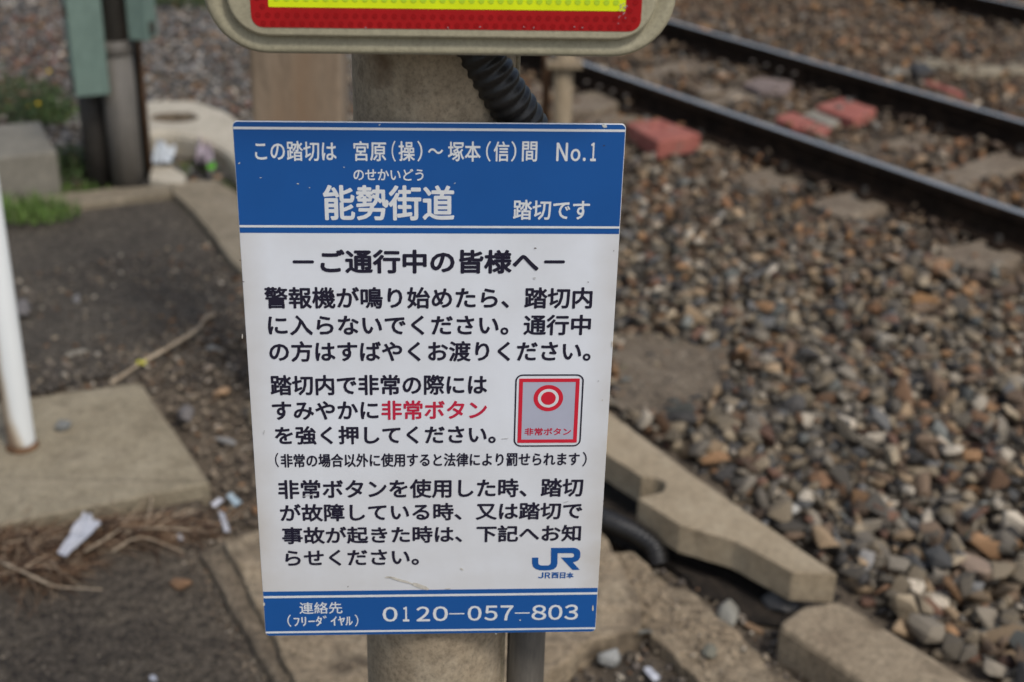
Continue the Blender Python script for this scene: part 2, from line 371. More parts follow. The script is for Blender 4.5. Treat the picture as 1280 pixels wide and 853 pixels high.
# ------------------------------------------------------------------ outlines of the ground areas
TV = np.array([.60198785, -.79850525]); NV = np.array([.79850525, .60198785]); TO = np.array([.3953993, 7.4627316])
def tn(t, n, z=0.):
    p = TO + TV * t + NV * n; return Vector((float(p[0]), float(p[1]), z))
def totn(x, y):
    q = np.array([x, y]) - TO; return float(q @ TV), float(q @ NV)
RAILROT = math.atan2(TV[1], TV[0])
P = lambda L, z=0.: [g(x, y, z) for x, y in L]
path_poly = P([(-1300, 760), (-200, 655), (0, 640), (255, 612), (262, 690), (345, 853), (430, 1000), (470, 1150), (-1700, 1250)])
patch_poly = P([(-260, 300), (0, 272), (120, 250), (214, 240), (226, 250), (262, 290), (300, 340), (318, 420), (250, 425), (150, 465), (60, 490), (-100, 510), (-300, 540), (-1300, 700), (-1000, 380)])

# ------------------------------------------------------------------ ground
def ground():
    # fine relief near the camera, one coarse sheet out to the horizon
    xs = np.concatenate([[-600, -150, -40, -15], np.arange(-7, 9.01, .07), [16, 40, 150, 600]])
    ys = np.concatenate([[-600, -150, -40, -10, -2], np.arange(1.4, 15.01, .07), [25, 60, 150, 800]])
    V = []; F = []
    for y in ys:
        for x in xs:
            z = 0
            if -7 <= x <= 9 and 1.4 <= y <= 15:
                z = .012 * noise.noise(Vector((x * 2.1, y * 2.1, 0))) + .008 * noise.noise(Vector((x * 9, y * 9, 4))) - .012
                if inside(x, y, patch_poly) or inside(x, y, path_poly): z = -.012
            V.append((x, y, z))
    nx = len(xs)
    for j in range(len(ys) - 1):
        for i in range(nx - 1): F.append((j * nx + i, j * nx + i + 1, (j + 1) * nx + i + 1, (j + 1) * nx + i))
    o = flat('ground', V, F, M['dirt']); o['kind'] = 'structure'
    o.data.polygons.foreach_set('use_smooth', [True] * len(o.data.polygons))
ground()
sheet('asphalt_path', path_poly, .003, M['asphalt_path'], seed=3)
sheet('asphalt_patch', patch_poly, .003, M['asphalt'], seed=9)

hollow_shade_poly = P([(700, 560), (800, 610), (860, 640), (990, 720), (1060, 745), (1010, 770), (975, 790), (930, 775), (880, 742), (835, 716), (790, 690), (700, 650)])
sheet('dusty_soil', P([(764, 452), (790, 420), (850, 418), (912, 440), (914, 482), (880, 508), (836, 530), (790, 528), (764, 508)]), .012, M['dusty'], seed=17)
sheet('damp_soil', hollow_shade_poly, .004, M['damp'], seed=14)  # near-black sheet that paints the shade beneath the loose lid
# ------------------------------------------------------------------ stones
def hull(seed, npts=13, bev=0):
    r = random.Random(seed); bm = bmesh.new()
    sx, sy, sz = r.uniform(.85, 1.5), r.uniform(.6, .98), r.uniform(.38, .72)
    for k in range(npts):
        v = Vector((r.gauss(0, 1), r.gauss(0, 1), r.gauss(0, 1))).normalized() * r.uniform(.82, 1.08)
        bm.verts.new((v.x * sx * .5, v.y * sy * .5, v.z * sz * .5))
    res = bmesh.ops.convex_hull(bm, input=bm.verts)
    bmesh.ops.delete(bm, geom=[e for e in res['geom_interior'] if isinstance(e, bmesh.types.BMVert)], context='VERTS')
    for v in [v for v in bm.verts if not v.link_faces]: bm.verts.remove(v)
    if bev:
        bmesh.ops.dissolve_limit(bm, angle_limit=R(14), verts=bm.verts[:], edges=bm.edges[:])
        bmesh.ops.bevel(bm, geom=bm.edges[:], offset=bev, segments=2, affect='EDGES', profile=.6)
    bmesh.ops.recalc_face_normals(bm, faces=bm.faces)
    bmesh.ops.triangulate(bm, faces=bm.faces)
    me = bpy.data.meshes.new('stone_shape'); bm.to_mesh(me); bm.free()
    if bev: me.polygons.foreach_set('use_smooth', [True] * len(me.polygons))
    return me
near_shapes = [hull(100 + i, 11, .022) for i in range(18)]
far_shapes = []
for i in range(20):
    me = hull(300 + i, 11)
    co = np.zeros(len(me.vertices) * 3, 'f'); me.vertices.foreach_get('co', co)
    fa = np.array([list(p.vertices) for p in me.polygons]); far_shapes.append((co.reshape(-1, 3), fa)); bpy.data.meshes.remove(me)
PAL = [((.18, .165, .14), 30), ((.27, .235, .18), 28), ((.12, .113, .102), 18), ((.062, .062, .064), 13), ((.16, .12, .09), 14), ((.29, .225, .155), 14), ((.20, .125, .08), 8), ((.28, .175, .10), 4), ((.40, .375, .33), 14), ((.14, .148, .158), 9), ((.14, .085, .065), 7), ((.15, .165, .165), 4)]
PALB = [((.17, .14, .11), 26), ((.22, .165, .115), 26), ((.13, .10, .08), 18), ((.08, .07, .06), 10), ((.21, .12, .07), 14), ((.27, .16, .08), 5), ((.34, .30, .25), 6), ((.16, .16, .155), 8)]
PALG = [((.18, .185, .195), 34), ((.25, .255, .26), 22), ((.12, .125, .135), 18), ((.07, .072, .08), 12), ((.27, .19, .13), 9), ((.33, .20, .11), 3), ((.44, .43, .41), 10), ((.15, .09, .08), 6)]
PALD = [((.16, .145, .13), 30), ((.25, .22, .18), 12), ((.10, .09, .085), 26), ((.21, .13, .08), 6), ((.40, .38, .34), 5)]
PALE = [((.21, .18, .145), 30), ((.29, .25, .20), 18), ((.115, .095, .078), 26), ((.24, .15, .09), 5), ((.36, .33, .29), 5)]
PALK = [((.34, .29, .22), 30), ((.24, .2, .155), 20), ((.14, .12, .1), 14), ((.45, .42, .37), 6)]
def pick(pal, r):
    t = r.uniform(0, sum(p[1] for p in pal))
    for c, wt in pal:
        t -= wt
        if t <= 0: break
    k = r.uniform(.5, 1.4) * .86; return (c[0] * k * 1.10, c[1] * k, c[2] * k * .86)
def rand_rot(r, tilt=.9):
    return (Matrix.Rotation(r.uniform(0, 6.28), 3, 'Z') @ Matrix.Rotation(r.gauss(0, tilt * .5), 3, 'X') @ Matrix.Rotation(r.gauss(0, tilt * .5), 3, 'Y') @ Matrix.Rotation(r.uniform(0, 6.28), 3, 'Z'))
def stone_mass(name, L, parent=None):
    """L: (x, y, z, size, colour); thousands of real stones joined into one mesh"""
    Vs = []; Fs = []; Cs = []; off = 0; r = random.Random(len(L))
    for (x, y, z, s, c) in L:
        v, f = far_shapes[r.randrange(len(far_shapes))]
        m = np.array(rand_rot(r)) * s
        vv = v @ m.T; vv[:, 0] += x; vv[:, 1] += y; vv[:, 2] += z
        Vs.append(vv); Fs.append(f + off); off += len(v); Cs.append(np.repeat([[c[0], c[1], c[2], 1.]], len(f), 0))
    V = np.concatenate(Vs).astype('f'); F = np.concatenate(Fs).astype('i'); Cc = np.concatenate(Cs).astype('f')
    me = bpy.data.meshes.new(name); me.vertices.add(len(V)); me.vertices.foreach_set('co', V.ravel())
    me.loops.add(F.size); me.loops.foreach_set('vertex_index', F.ravel())
    me.polygons.add(len(F)); me.polygons.foreach_set('loop_start', np.arange(0, F.size, 3, dtype='i'))
    a = me.attributes.new('tint', 'FLOAT_COLOR', 'FACE'); a.data.foreach_set('color', Cc.ravel())
    me.update(); me.validate()
    o = link(name, me, M['stone'], parent); o['kind'] = 'stuff'; return o
def project(x, y, z):
    q = CAMM @ (np.array([x, y, z]) - CAMP); return 640 + FPX * q[0] / q[2], 426.5 + FPX * q[1] / q[2], q[2]

# areas without ballast on the track side: where the concrete pieces and the soil between them lie
lid_top = .145; kerb_top = .10
lid_px = [(716, 486), (764, 517), (861, 590), (1047, 718), (991, 715), (919, 676), (850, 656), (797, 622), (813, 619), (830, 614), (833, 604), (822, 597), (803, 596), (756, 566), (714, 541)]
kerb2_px = [(972, 779), (1003, 757), (1047, 750), (1068, 760), (1215, 850), (1330, 925), (1190, 930), (1081, 853)]
lid_poly = P(lid_px, lid_top); kerb2_poly = P(kerb2_px, kerb_top)
edge_line = P([(600, 400), (700, 455), (764, 500), (861, 575), (960, 650), (1062, 722), (1100, 762), (1240, 845), (1400, 950)], .02)
soil = P([(772, 440), (800, 425), (850, 430), (905, 448), (900, 480), (870, 500), (830, 522), (790, 520), (772, 500)])
def ballast():
    bed = bpy.data.objects.new('ballast_bed', None); COL.objects.link(bed); bed['kind'] = 'structure'
    bedc = sheet('ballast_underlay', [tuple(tn(-2.5, -4)[:2]), tuple(tn(8, -4)[:2]), tuple(tn(8, 9)[:2]), tuple(tn(-2.5, 9)[:2])], -.03, M['dirt'], step=3)
    bpy.data.objects.remove(bedc)
    L = []; r = random.Random(5)
    el = [(-3, 11)] + [(p[0], p[1]) for p in edge_line]
    def left_of_edge(x, y):
        for i in range(len(edge_line) - 1):
            a, b = edge_line[i], edge_line[i + 1]
            if b[1] <= y <= a[1]:
                return x < a[0] + (b[0] - a[0]) * (y - a[1]) / (b[1] - a[1])
        a, b = edge_line[0], edge_line[-1]
        if y > a[1]: return x < a[0] + (y - a[1]) * -.45
        return x < b[0]
    def in_view(x, y):
        px, py, dz = project(x, y, 0); return -160 < px < 1900 and -130 < py < 1150
    soft = [Vector(p) for p in soil]; sc = (sum(p.x for p in soft) / len(soft), sum(p.y for p in soft) / len(soft))
    # jittered grid, two layers
    for layer in (0, 1):
        y = 2.2
        while y < 14.5:
            st = .039 if y < 5.5 else .050
            x = -1.2
            while x < 8:
                xx = x + r.uniform(-.5, .5) * st; yy = y + r.uniform(-.5, .5) * st; x += st
                if not in_view(xx, yy) or left_of_edge(xx, yy): continue
                t, n = totn(xx, yy)
                if inside(xx, yy, soil) and r.random() > .05: continue
                if inside(xx, yy, kerb2_poly) or inside(xx, yy, lid_poly): continue
                on_track = -.34 < n < 1.45
                # clear the sleeper tops, partly buried
                h = 0
                if on_track and any(abs(t - q) < (.15 if q in (1.98, 2.68) and n < 0 else .125) for q in SLP) and r.random() > (.04 if t > 1.7 else .15):
                    continue
                if layer and r.random() < .3: continue
                big = noise.noise(Vector((xx * 1.3, yy * 1.3, 8)))
                s = r.choice([.024, .034, .042, .048, .054, .062, .074]) * (1 + .25 * big) * (1.3 - .07 * min(y - 2.4, 3) if y < 6 else 1.1)
                gz = -.004 + .018 * noise.noise(Vector((xx * 1.7, yy * 1.7, 2)))
                if n > 1.5 and n < 2.9: gz += .01
                z = gz + s * .1 + layer * r.uniform(.006, .048)
                bw = min(1, max(0, (n + 1.3) / 1.3 + .35 * noise.noise(Vector((xx * .9, yy * .9, 5)))))
                pal = PALB if r.random() < bw else PAL
                L.append((xx, yy, z, s, pick(pal, r)))
            y += st
    cam_d = sorted(range(len(L)), key=lambda i: (lambda q: (q[2] / max(L[i][3], .02)) if (740 < q[0] < 1290 and 300 < q[1] < 870) and L[i][2] > .012 else 1e9)(project(*L[i][:3])))
    top = set(cam_d[:300])
    for i in top:
        x, y, z, s, c = L[i]
        o = bpy.data.objects.new('stone', near_shapes[r.randrange(len(near_shapes))]); COL.objects.link(o)
        if not o.data.materials: o.data.materials.append(M['stone_one'])
        o.parent = bed; o.location = (x, y, z + .002); o.scale = (s * 1.02,) * 3; o.rotation_euler = rand_rot(r).to_euler(); o.color = (*c, 1)
    stone_mass('stone_fill', [L[i] for i in range(len(L)) if i not in top], bed)
    print('ballast stones', len(L))
SLP = [-1.42, -.83, -.23, .37, .93, 1.5, 1.98, 2.68, 3.3, 3.9]
SLZ = [0, 0, .0, .0, .0, -.01, .012, .012, 0, 0]
ballast()

def gravel(name, poly, count, smin, smax, pal, seed, dens=None, zoff=.002, mask=None):
    r = random.Random(seed); L = []
    x0 = min(p[0] for p in poly); x1 = max(p[0] for p in poly); y0 = min(p[1] for p in poly); y1 = max(p[1] for p in poly)
    n = 0
    while len(L) < count and n < count * 12:
        n += 1
        x = r.uniform(x0, x1); y = r.uniform(y0, y1)
        if not inside(x, y, poly): continue
        if mask and any(inside(x, y, m) for m in mask): continue
        if dens and noise.noise(Vector((x * dens, y * dens, seed))) + .25 < r.uniform(-.3, .6): continue
        s = smin * (smax / smin) ** (r.random() ** 1.7)
        L.append((x, y, zoff + s * .12, s, pick(pal, r)))
    o = stone_mass(name, L); return o
slabL_px = [(175, 478), (263, 603), (0, 655), (-260, 705), (-300, 540), (-100, 513), (40, 497)]
slabL_top = .05
slabL_poly = P(slabL_px, slabL_top)
slabL_all = P([(165, 478), (180, 484), (263, 603), (265, 625), (0, 675), (-260, 725), (-300, 540), (-100, 513), (40, 497)], .0)
tag(gravel('pebble_scatter', P([(150, 440), (300, 380), (330, 420), (330, 690), (250, 680), (265, 610), (185, 480)]), 1500, .007, .034, PALE, 21, mask=[slabL_all]), 'scattered pebbles on the dirt between grey slab and notice sign', 'pebbles')
tag(gravel('grit_scatter', P([(-60, 360), (320, 290), (340, 470), (150, 490), (-60, 510)]), 3200, .006, .03, PALD, 22, dens=1.6, zoff=.004, mask=[slabL_all]), 'fine grit and pebbles lying over the lower asphalt patch', 'grit')
tag(gravel('asphalt_chippings', P([(-260, 300), (0, 272), (120, 250), (214, 240), (226, 250), (262, 290), (300, 340), (318, 420), (250, 425), (150, 465), (60, 490), (-100, 510), (-300, 540)]), 5200, .006, .014, [((.10, .095, .09), 40), ((.14, .13, .12), 25), ((.06, .058, .055), 25), ((.24, .22, .19), 6)], 23, zoff=.002, mask=[slabL_all]), 'worn chippings standing out of the dark asphalt patch', 'chippings')
tag(gravel('path_chippings', P([(-60, 690), (262, 612), (262, 690), (345, 853), (430, 960), (-60, 960)]), 5200, .004, .012, [((.12, .105, .09), 40), ((.17, .15, .125), 25), ((.07, .062, .055), 25), ((.3, .27, .23), 6)], 24, zoff=.002), 'worn chippings in the brown asphalt at bottom left', 'chippings')
tag(gravel('grey_track_gravel', P([(-60, 235), (0, 20), (-30, -90), (600, -90), (470, 150), (300, 230), (150, 232)]), 16000, .03, .065, PALG, 25, zoff=.0), 'bluish grey gravel spread behind the teal boxes and white block', 'gravel')
tag(gravel('red_brown_gravel', P([(-60, 200), (-60, 30), (75, 20), (90, 140)]), 350, .03, .05, [((.17, .085, .07), 30), ((.2, .12, .09), 20), ((.14, .12, .11), 20)], 27, zoff=.012), 'reddish brown gravel among the weeds at left', 'gravel')
tag(gravel('soil_pebbles', P([(690, 800), (790, 700), (860, 700), (990, 770), (1090, 870), (640, 870)], .0), 700, .008, .03, PALD, 26, zoff=.0, mask=[hollow_shade_poly]), 'small pebbles in the soil between the cracked kerb and loose lid', 'pebbles')
tag(gravel('soil_grit', soil, 420, .006, .018, PALD, 28, zoff=.012), 'grit on the bare soil spot in the ballast beside the sign', 'grit')
tag(gravel('post_side_gravel', P([(280, 230), (470, 60), (760, 60), (780, 480), (700, 640), (320, 640)]), 5500, .02, .05, PALD, 29, dens=1.2), 'mixed gravel on the dirt behind the notice sign', 'gravel')

tag(gravel('kerb_grit', P([(290, 690), (322, 668), (560, 645), (735, 645), (790, 740), (800, 775), (720, 808), (640, 880), (560, 940), (430, 940), (385, 850)], .06), 1500, .003, .013, PALK, 33, dens=3, zoff=.064), 'sandy grit lying on the cracked kerb below the notice sign', 'grit')
tag(gravel('strip_grit', P([(752, 690), (794, 697), (830, 728), (922, 797), (1000, 870), (930, 890), (860, 835), (815, 790)], .03), 900, .003, .014, PALK, 34, dens=3, zoff=.034), 'sandy grit on the crumbling strip beside the hollow', 'grit')
tag(gravel('gutter_grit', P([(225, 690), (262, 690), (350, 853), (420, 960), (360, 960), (310, 853)]), 700, .004, .016, PALE, 35, zoff=.002), 'loose grit gathered along the joint of path and kerb', 'grit')
tag(gravel('slab_edge_grit', P([(-60, 690), (0, 668), (265, 618), (290, 650), (200, 690), (60, 720), (-60, 730)]), 900, .004, .018, PALE, 36, zoff=.002), 'grit and crumbs along the foot of the grey slab', 'grit')
# ------------------------------------------------------------------ rails and sleepers
def rail(name, n0, t0, t1, label, ztop=.17):
    e = empty(name, tn(t0, n0, 0), label, 'rail', 'rails of the two tracks', RAILROT)
    prof = [(-.0635, 0), (.0635, 0), (.0635, .010), (.02, .026), (.008, .034), (.008, .105), (.0325, .120), (.0325, .148), (.029, .1525), (-.029, .1525), (-.0325, .148), (-.0325, .120), (-.008, .105), (-.008, .034), (-.02, .026), (-.0635, .010)]
    z0 = ztop - .154; Ln = t1 - t0; V = []; F = []; n = len(prof)
    for k in (0, 1):
        for a, b in prof: V.append((k * Ln, a, z0 + b))
    for i in range(n): F.append((i, (i + 1) % n, n + (i + 1) % n, n + i))
    F += [tuple(range(n))[::-1], tuple(range(n, 2 * n))]
    mesh('rail_body', V, F, M['rail_side'], e)
    h = ztop
    W = [(-.019, h - .0004), (-.016, h), (.016, h), (.019, h - .0004)]
    V = [(k * Ln, a, b) for k in (0, 1) for a, b in W]
    flat('running_surface', V, [(0, 4, 5, 1), (1, 5, 6, 2), (2, 6, 7, 3)], M['rail_top'], e)
    return e
# local +y of the rail frame is the direction rotated +90 deg from TV, which is +NV
railA = rail('rail', .03, -4, 6, 'dark rusty rail nearest the notice sign, its worn top shining')
railB = rail('rail', 1.16, -4, 6, 'second dark rail, behind the painted red plates')
railC = rail('rail', 3.55, -4, 6, 'rail of the far track crossing the top right corner')
def joint(e, tc_, n_side, t0):
    jb = box('joint_bar', (tc_ - t0, n_side * -.017, .085), (.46, .016, .075), M['rail_side'], e, .004)
    for k in range(4):
        b = cyl('bolt', (0, 0, 0), (0, -.022, 0), .009, .008, M['bolt'], jb, 10, False); b.location = (-.165 + .11 * k, -.008, .0)
pxb = [totn(*g(x, y, .09)) for x, y in [(938, 70), (1012, 94)]]
joint(railB, (pxb[0][0] + pxb[1][0]) / 2, 1, -4)
pxa = [totn(*g(x, y, .09)) for x, y in [(745, 98), (802, 117)]]
joint(railA, (pxa[0][0] + pxa[1][0]) / 2, 1, -4)
sl_names = ['hidden behind the reflector sign', 'ending under the reflector sign edge', 'just left of the near red cover', 'carrying the near red cover', 'carrying the pair of red plates', 'half buried in ballast right of the red plates',
            'whose pale end shows first below the near rail', 'whose pale end shows at the right edge', 'beyond the right edge of the ballast', 'last before the right']
def sleeper(t, n0, n1, label, z=.012, group='concrete sleepers under the near track'):
    e = empty('sleeper', tn(t, (n0 + n1) / 2, -.1), label, 'sleeper', group, RAILROT)
    Ln = n1 - n0
    # trapezoid section, dished between the rails, worn ends
    V = []; F = []; st = 26
    for i in range(st + 1):
        y = -Ln / 2 + Ln * i / st; a = abs(y) / (Ln / 2)
        dip = .018 * (1 - min(1, (a / .45)) ** 2); wd = .12 - .012 * (1 - a)
        endt = .02 if i in (0, st) else 0
        zt = z + .1 - dip - endt * .6
        V += [(-.145, y, -.04), (-wd + endt * .3, y, zt - .02), (-wd + .018 + endt * .3, y, zt), (wd - .018 - endt * .3, y, zt), (wd - endt * .3, y, zt - .02), (.145, y, -.04)]
    for i in range(st):
        for k in range(6): F.append((i * 6 + k, i * 6 + (k + 1) % 6, (i + 1) * 6 + (k + 1) % 6, (i + 1) * 6 + k))
    F += [tuple(range(6))[::-1], tuple(range(st * 6, st * 6 + 6))]
    mesh('sleeper_body', V, F, M['sleeper'], e)
    for nr in (.03, 1.16):
        if not n0 < nr < n1: continue
        for s in (-1, 1):
            yy = nr - (n0 + n1) / 2 + s * .085
            c = box('rail_clip', (0, yy, z + .1 + .014), (.075, .07, .022), M['rail_side'], e, .005)
            b = cyl('bolt', (0, 0, 0), (0, 0, .035), .015, .013, M['pipe_dark'], c, 10, False); b.location = (0, s * .008, .008)
    return e
for k, t in enumerate(SLP[:9]):
    if t < -1.5: continue
    sleeper(t, -.30, 1.46, 'brown grey concrete sleeper ' + sl_names[k], z=.014 + SLZ[k])
for k, t in enumerate([-.3, .4, 1.1]):
    e = sleeper(t, 3.1, 4.8, ['concrete sleeper of the far track at the top edge', 'concrete sleeper of the far track near the corner', 'concrete sleeper of the far track past the corner'][k], z=.012, group='concrete sleepers under the far track')

# red painted covers and plates on the sleepers
def px_slab(name, px, z0, z1, bev, mat, jit=.001, rr=.0, **kw):
    pts = round_poly(P(px, z1), rr, 4) if rr else P(px, z1)
    return slab(name, pts, z0, z1, bev, mat, jit=jit, **kw)
e = empty('red_cover', gv(830, 178, .0), 'faded red box cover on the sleeper end outside the near rail', 'cover')
def kid(name, px, z0, z1, bev, mat, par, rr=0, jit=.001, step=.02):
    pts = P(px, z1); pts = round_poly(pts, rr, 4) if rr else pts
    o = px_o = par.location
    p = [(a - o[0], b - o[1]) for a, b in pts]
    s = slab(name, p, z0 - o[2], z1 - o[2], bev, mat, par, jit=jit, step=step, origin=(0, 0, 0)); return s
kid('cover_shell', [(783, 153), (826, 148), (877, 167), (823, 177)], .03, .115, .012, M['red_cover'], e, .012, .0)
kid('base_plate', [(790, 159), (830, 155), (866, 172), (826, 180)], .0, .06, .004, M['rusty'], e)
for (bx, by) in ((815, 158), (832, 157)):
    q = gv(bx, by, .115); b = cyl('bolt', (0, 0, 0), (0, 0, .012), .016, .014, M['red_cover'], e, 10, False); b.location = (q.x - e.location[0], q.y - e.location[1], .114 - e.location[2])
e = empty('red_plate', gv(1058, 143, .0), 'raised faded red plate with two pale bolts beside the second rail', 'plate', 'red plates between the rails')
kid('plate_top', [(1020, 132), (1052, 122), (1096, 136), (1068, 150)], .03, .085, .008, M['red_cover'], e, .012, .0)
kid('under_block', [(1030, 136), (1052, 129), (1085, 139), (1064, 150)], .0, .05, .004, M['rusty'], e)
for (bx, by) in ((1049, 136), (1060, 128)):
    q = gv(bx, by, .085); b = cyl('bolt', (0, 0, 0), (0, 0, .02), .02, .017, M['bolt'], e, 10, False); b.location = (q.x - e.location[0], q.y - e.location[1], .084 - e.location[2])
px_slab('red_plate', [(968, 146), (992, 139), (1006, 146), (1041, 158), (1030, 167), (990, 158)], .012, .045, .008, M['red_cover'], rr=.02, label='long low faded red plate just behind the near rail', cat='plate', group='red plates between the rails')
px_slab('grey_plate', [(1003, 143), (1022, 138), (1054, 149), (1038, 157)], .012, .055, .006, M['grey_plate'], rr=.02, label='pale grey plate wedged between the two red plates', cat='plate')
px_slab('red_plate', [(1152, 101), (1162, 100), (1208, 116), (1198, 118)], .012, .04, .01, M['red_cover'], rr=.02, label='faded red plate peeking out beyond the second rail', cat='plate')
px_slab('grey_plate', [(928, 104), (950, 96), (992, 101), (985, 114), (950, 113)], .012, .045, .01, M['pad'], rr=.02, label='dusty grey pad on the sleeper left of the red plates', cat='plate')
px_slab('stone_pad', [(868, 112), (880, 107), (903, 108), (900, 115), (878, 118)], .012, .03, .008, M['sleeper'], rr=.01, label='small pinkish stone pad lying among the inner ballast', cat='pad')
px_slab('pink_plate', [(712, 120), (745, 112), (775, 128), (748, 138), (712, 138)], .0, .05, .01, M['sleeper'], rr=.02, label='flat pinkish grey block below the near rail by the thin posts', cat='block')
px_slab('path_board', [(1145, 72), (1185, 75), (1235, 82), (1300, 74), (1300, 88), (1236, 93), (1190, 88), (1150, 80)], .0, .05, .01, M['slab'], rr=.03, jit=.004, label='long pale concrete strip lying between the two tracks', cat='strip')
px_slab('steel_offcut', [(1104, 84), (1138, 82), (1146, 90), (1112, 93)], .0, .05, .006, M['grey_plate'], rr=.02, label='small bluish metal plate beyond the second rail', cat='plate')
px_slab('cable_box', [(1138, 78), (1158, 78), (1170, 88), (1148, 92)], .0, .09, .008, M['pipe_dark'], label='small black box at the end of the pale strip between tracks', cat='box')

# ------------------------------------------------------------------ foreground concrete
def edge_pitting(o): return o
slab('concrete_slab', round_poly(slabL_poly, [.03, .004, 0, 0, 0, 0, 0]), -.03, slabL_top, .006, M['slab'], jit=.0035, step=.015, seed=4,
     label='broad grey concrete footing slab carrying the white pole', cat='slab')
# kerb frame of the dark asphalt patch
kerbA_px = [(-60, 256), (60, 246), (150, 234), (200, 229), (240, 226), (216, 239), (150, 246), (60, 258), (-60, 277)]
slab('border_kerb', round_poly(P([(-120, 262), (60, 244), (150, 234), (212, 231), (216, 240), (120, 252), (60, 260), (-120, 284)], .035), .004), -.03, .035, .006, M['border'], jit=.006, seed=6,
     label='thin weathered kerb along the far edge of the asphalt patch', cat='kerb')
slab('border_kerb', round_poly(P([(214, 231), (240, 225), (272, 226), (330, 262), (345, 350), (300, 336), (286, 322), (262, 288), (240, 262), (218, 242)], .04), .01), -.03, .04, .006, M['border'], jit=.005, seed=8,
     label='wide tan kerb running under the upper left of the notice sign', cat='kerb')
# low cracked kerb under the sign
zt = .06
slab('cracked_kerb', round_poly(P([(277, 672), (322, 662), (560, 640), (735, 640), (775, 700), (800, 756), (806, 782), (782, 790), (752, 796), (722, 812), (690, 838), (640, 900), (560, 960), (430, 960), (372, 853)], zt), .006), -.04, zt, .007, M['cracked'], jit=.011, step=.012, seed=2, zj=.012,
     label='cracked concrete kerb slab under the foot of the notice sign', cat='slab')
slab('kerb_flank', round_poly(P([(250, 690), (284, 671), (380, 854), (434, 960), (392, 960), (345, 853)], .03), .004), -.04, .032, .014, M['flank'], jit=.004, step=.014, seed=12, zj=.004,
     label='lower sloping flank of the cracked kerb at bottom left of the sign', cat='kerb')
slab('broken_strip', round_poly(P([(742, 684), (794, 692), (830, 722), (872, 750), (922, 791), (968, 833), (1020, 880), (960, 930), (905, 880), (868, 848), (815, 800), (790, 752), (760, 720)], .03), .006), -.04, .03, .006, M['cracked'], jit=.013, step=.011, seed=5, zj=.018,
     label='crumbling concrete strip between cracked kerb and loose lid', cat='slab')
slab('trough_lid', round_poly(lid_poly, [0, 0, 0, .006, .006, 0, 0, .004, .006, .01, .01, .01, .004, 0, 0]), .062, lid_top, .004, M['kerb'], jit=.0022, step=.012, seed=1,
     label='loose notched concrete trough lid lying on the ballast edge', cat='lid')
slab('end_kerb', round_poly(kerb2_poly, [.02, .01, .01, .03, 0, 0, 0, .0]), -.04, kerb_top, .014, M['kerb2'], jit=.0018, step=.012, seed=7,
     label='long rounded kerb stone following the lid at the lower right', cat='kerb')
# worn stone block props that the lid rests on
def rock(x, y, z, size, sc, col, label, seed, cat='stone', rz=None, zr=0):
    me = hull(seed, 18, .05); me.materials.append(M['stone_one'])
    q = g(x, y, z + size * sc[2] * .25)
    o = link('stone', me, None, None, (q[0], q[1], z + size * sc[2] * .25)); o.scale = (size * sc[0], size * sc[1], size * sc[2])
    o.rotation_euler = (zr, 0, rz if rz is not None else seed); o.color = (*col, 1); return tag(o, label, cat)
rock(79, 531, slabL_top, .066, (1, .9, .9), (.17, .17, .155), 'small grey pebble lying on the slab beside the white pole', 601)
rock(26, 386, .0, .13, (1.1, .9, .7), (.15, .135, .125), 'flat dark grey rock on the asphalt just right of white pole', 602)
rock(227, 729, .0, .062, (1.1, .9, .9), (.21, .12, .065), 'rusty brown stone alone on the bottom left asphalt', 603)
rock(276, 491, .0, .065, (1.3, .8, .8), (.36, .23, .13), 'orange tan stone on the dirt left of the sign', 604)
rock(96, 374, .0, .06, (1.5, .7, .7), (.19, .175, .16), 'flat grey stone halfway down the asphalt patch', 605)
rock(283, 551, .0, .06, (1, .8, .9), (.25, .24, .22), 'pale grey chip beside the sign at mid height', 606)
rock(95, 441, .0, .05, (1.5, .7, .7), (.26, .23, .18), 'long beige pebble above the big grey slab', 607)
rock(232, 520, .0, .10, (1.2, .8, .9), (.15, .135, .125), 'dark angular rock beside the right rim of the grey slab', 608)
rock(268, 436, .0, .06, (1, 1, .8), (.28, .26, .22), 'light grey stone beside the end of the twig', 609)
rock(262, 462, .0, .06, (.8, 1.3, .8), (.27, .21, .15), 'beige stone just below the twig end', 610)
rock(910, 766, -.02, .085, (1.1, .8, 1.1), (.27, .255, .21), 'pale grey angular stone in the hollow under the lid', 611)
rock(938, 786, -.02, .05, (1.2, 1, 1), (.22, .14, .08), 'orange brown pebble in the hollow beside the end kerb', 612)
rock(762, 822, .0, .075, (.8, .8, 1.3), (.29, .285, .26), 'upright light grey chip on the soil right of the pole', 613)
rock(888, 816, .03, .055, (1.2, .9, 1), (.17, .16, .12), 'small olive grey stone on the crumbling strip', 614)
rock(975, 752, -.01, .12, (1.1, 1, .9), (.10, .095, .09), 'dark grey rock wedged below the end of the lid', 615)
rock(984, 638, .02, .085, (1.1, .8, .8), (.42, .40, .35), 'large whitish stone in the ballast near the lid', 616)
rock(1085, 698, .02, .10, (1.2, .7, .8), (.30, .28, .25), 'long pale stone in the ballast above the lid end', 617)
rock(1220, 708, .02, .10, (1.2, .8, .9), (.29, .21, .15), 'big tan stone in the ballast at lower right', 618)
rock(806, 790, .05, .04, (1, .8, .8), (.17, .16, .13), 'small dark stone on the broken lip of the kerb', 619)
# flat concrete offcut behind the kerb
slab('concrete_offcut', P([(186, 207), (206, 203), (232, 218), (230, 229), (188, 224)], .05), 0, .05, .006, M['white_conc'], jit=.003, label='flat pale concrete offcut behind the kerb corner', cat='offcut')

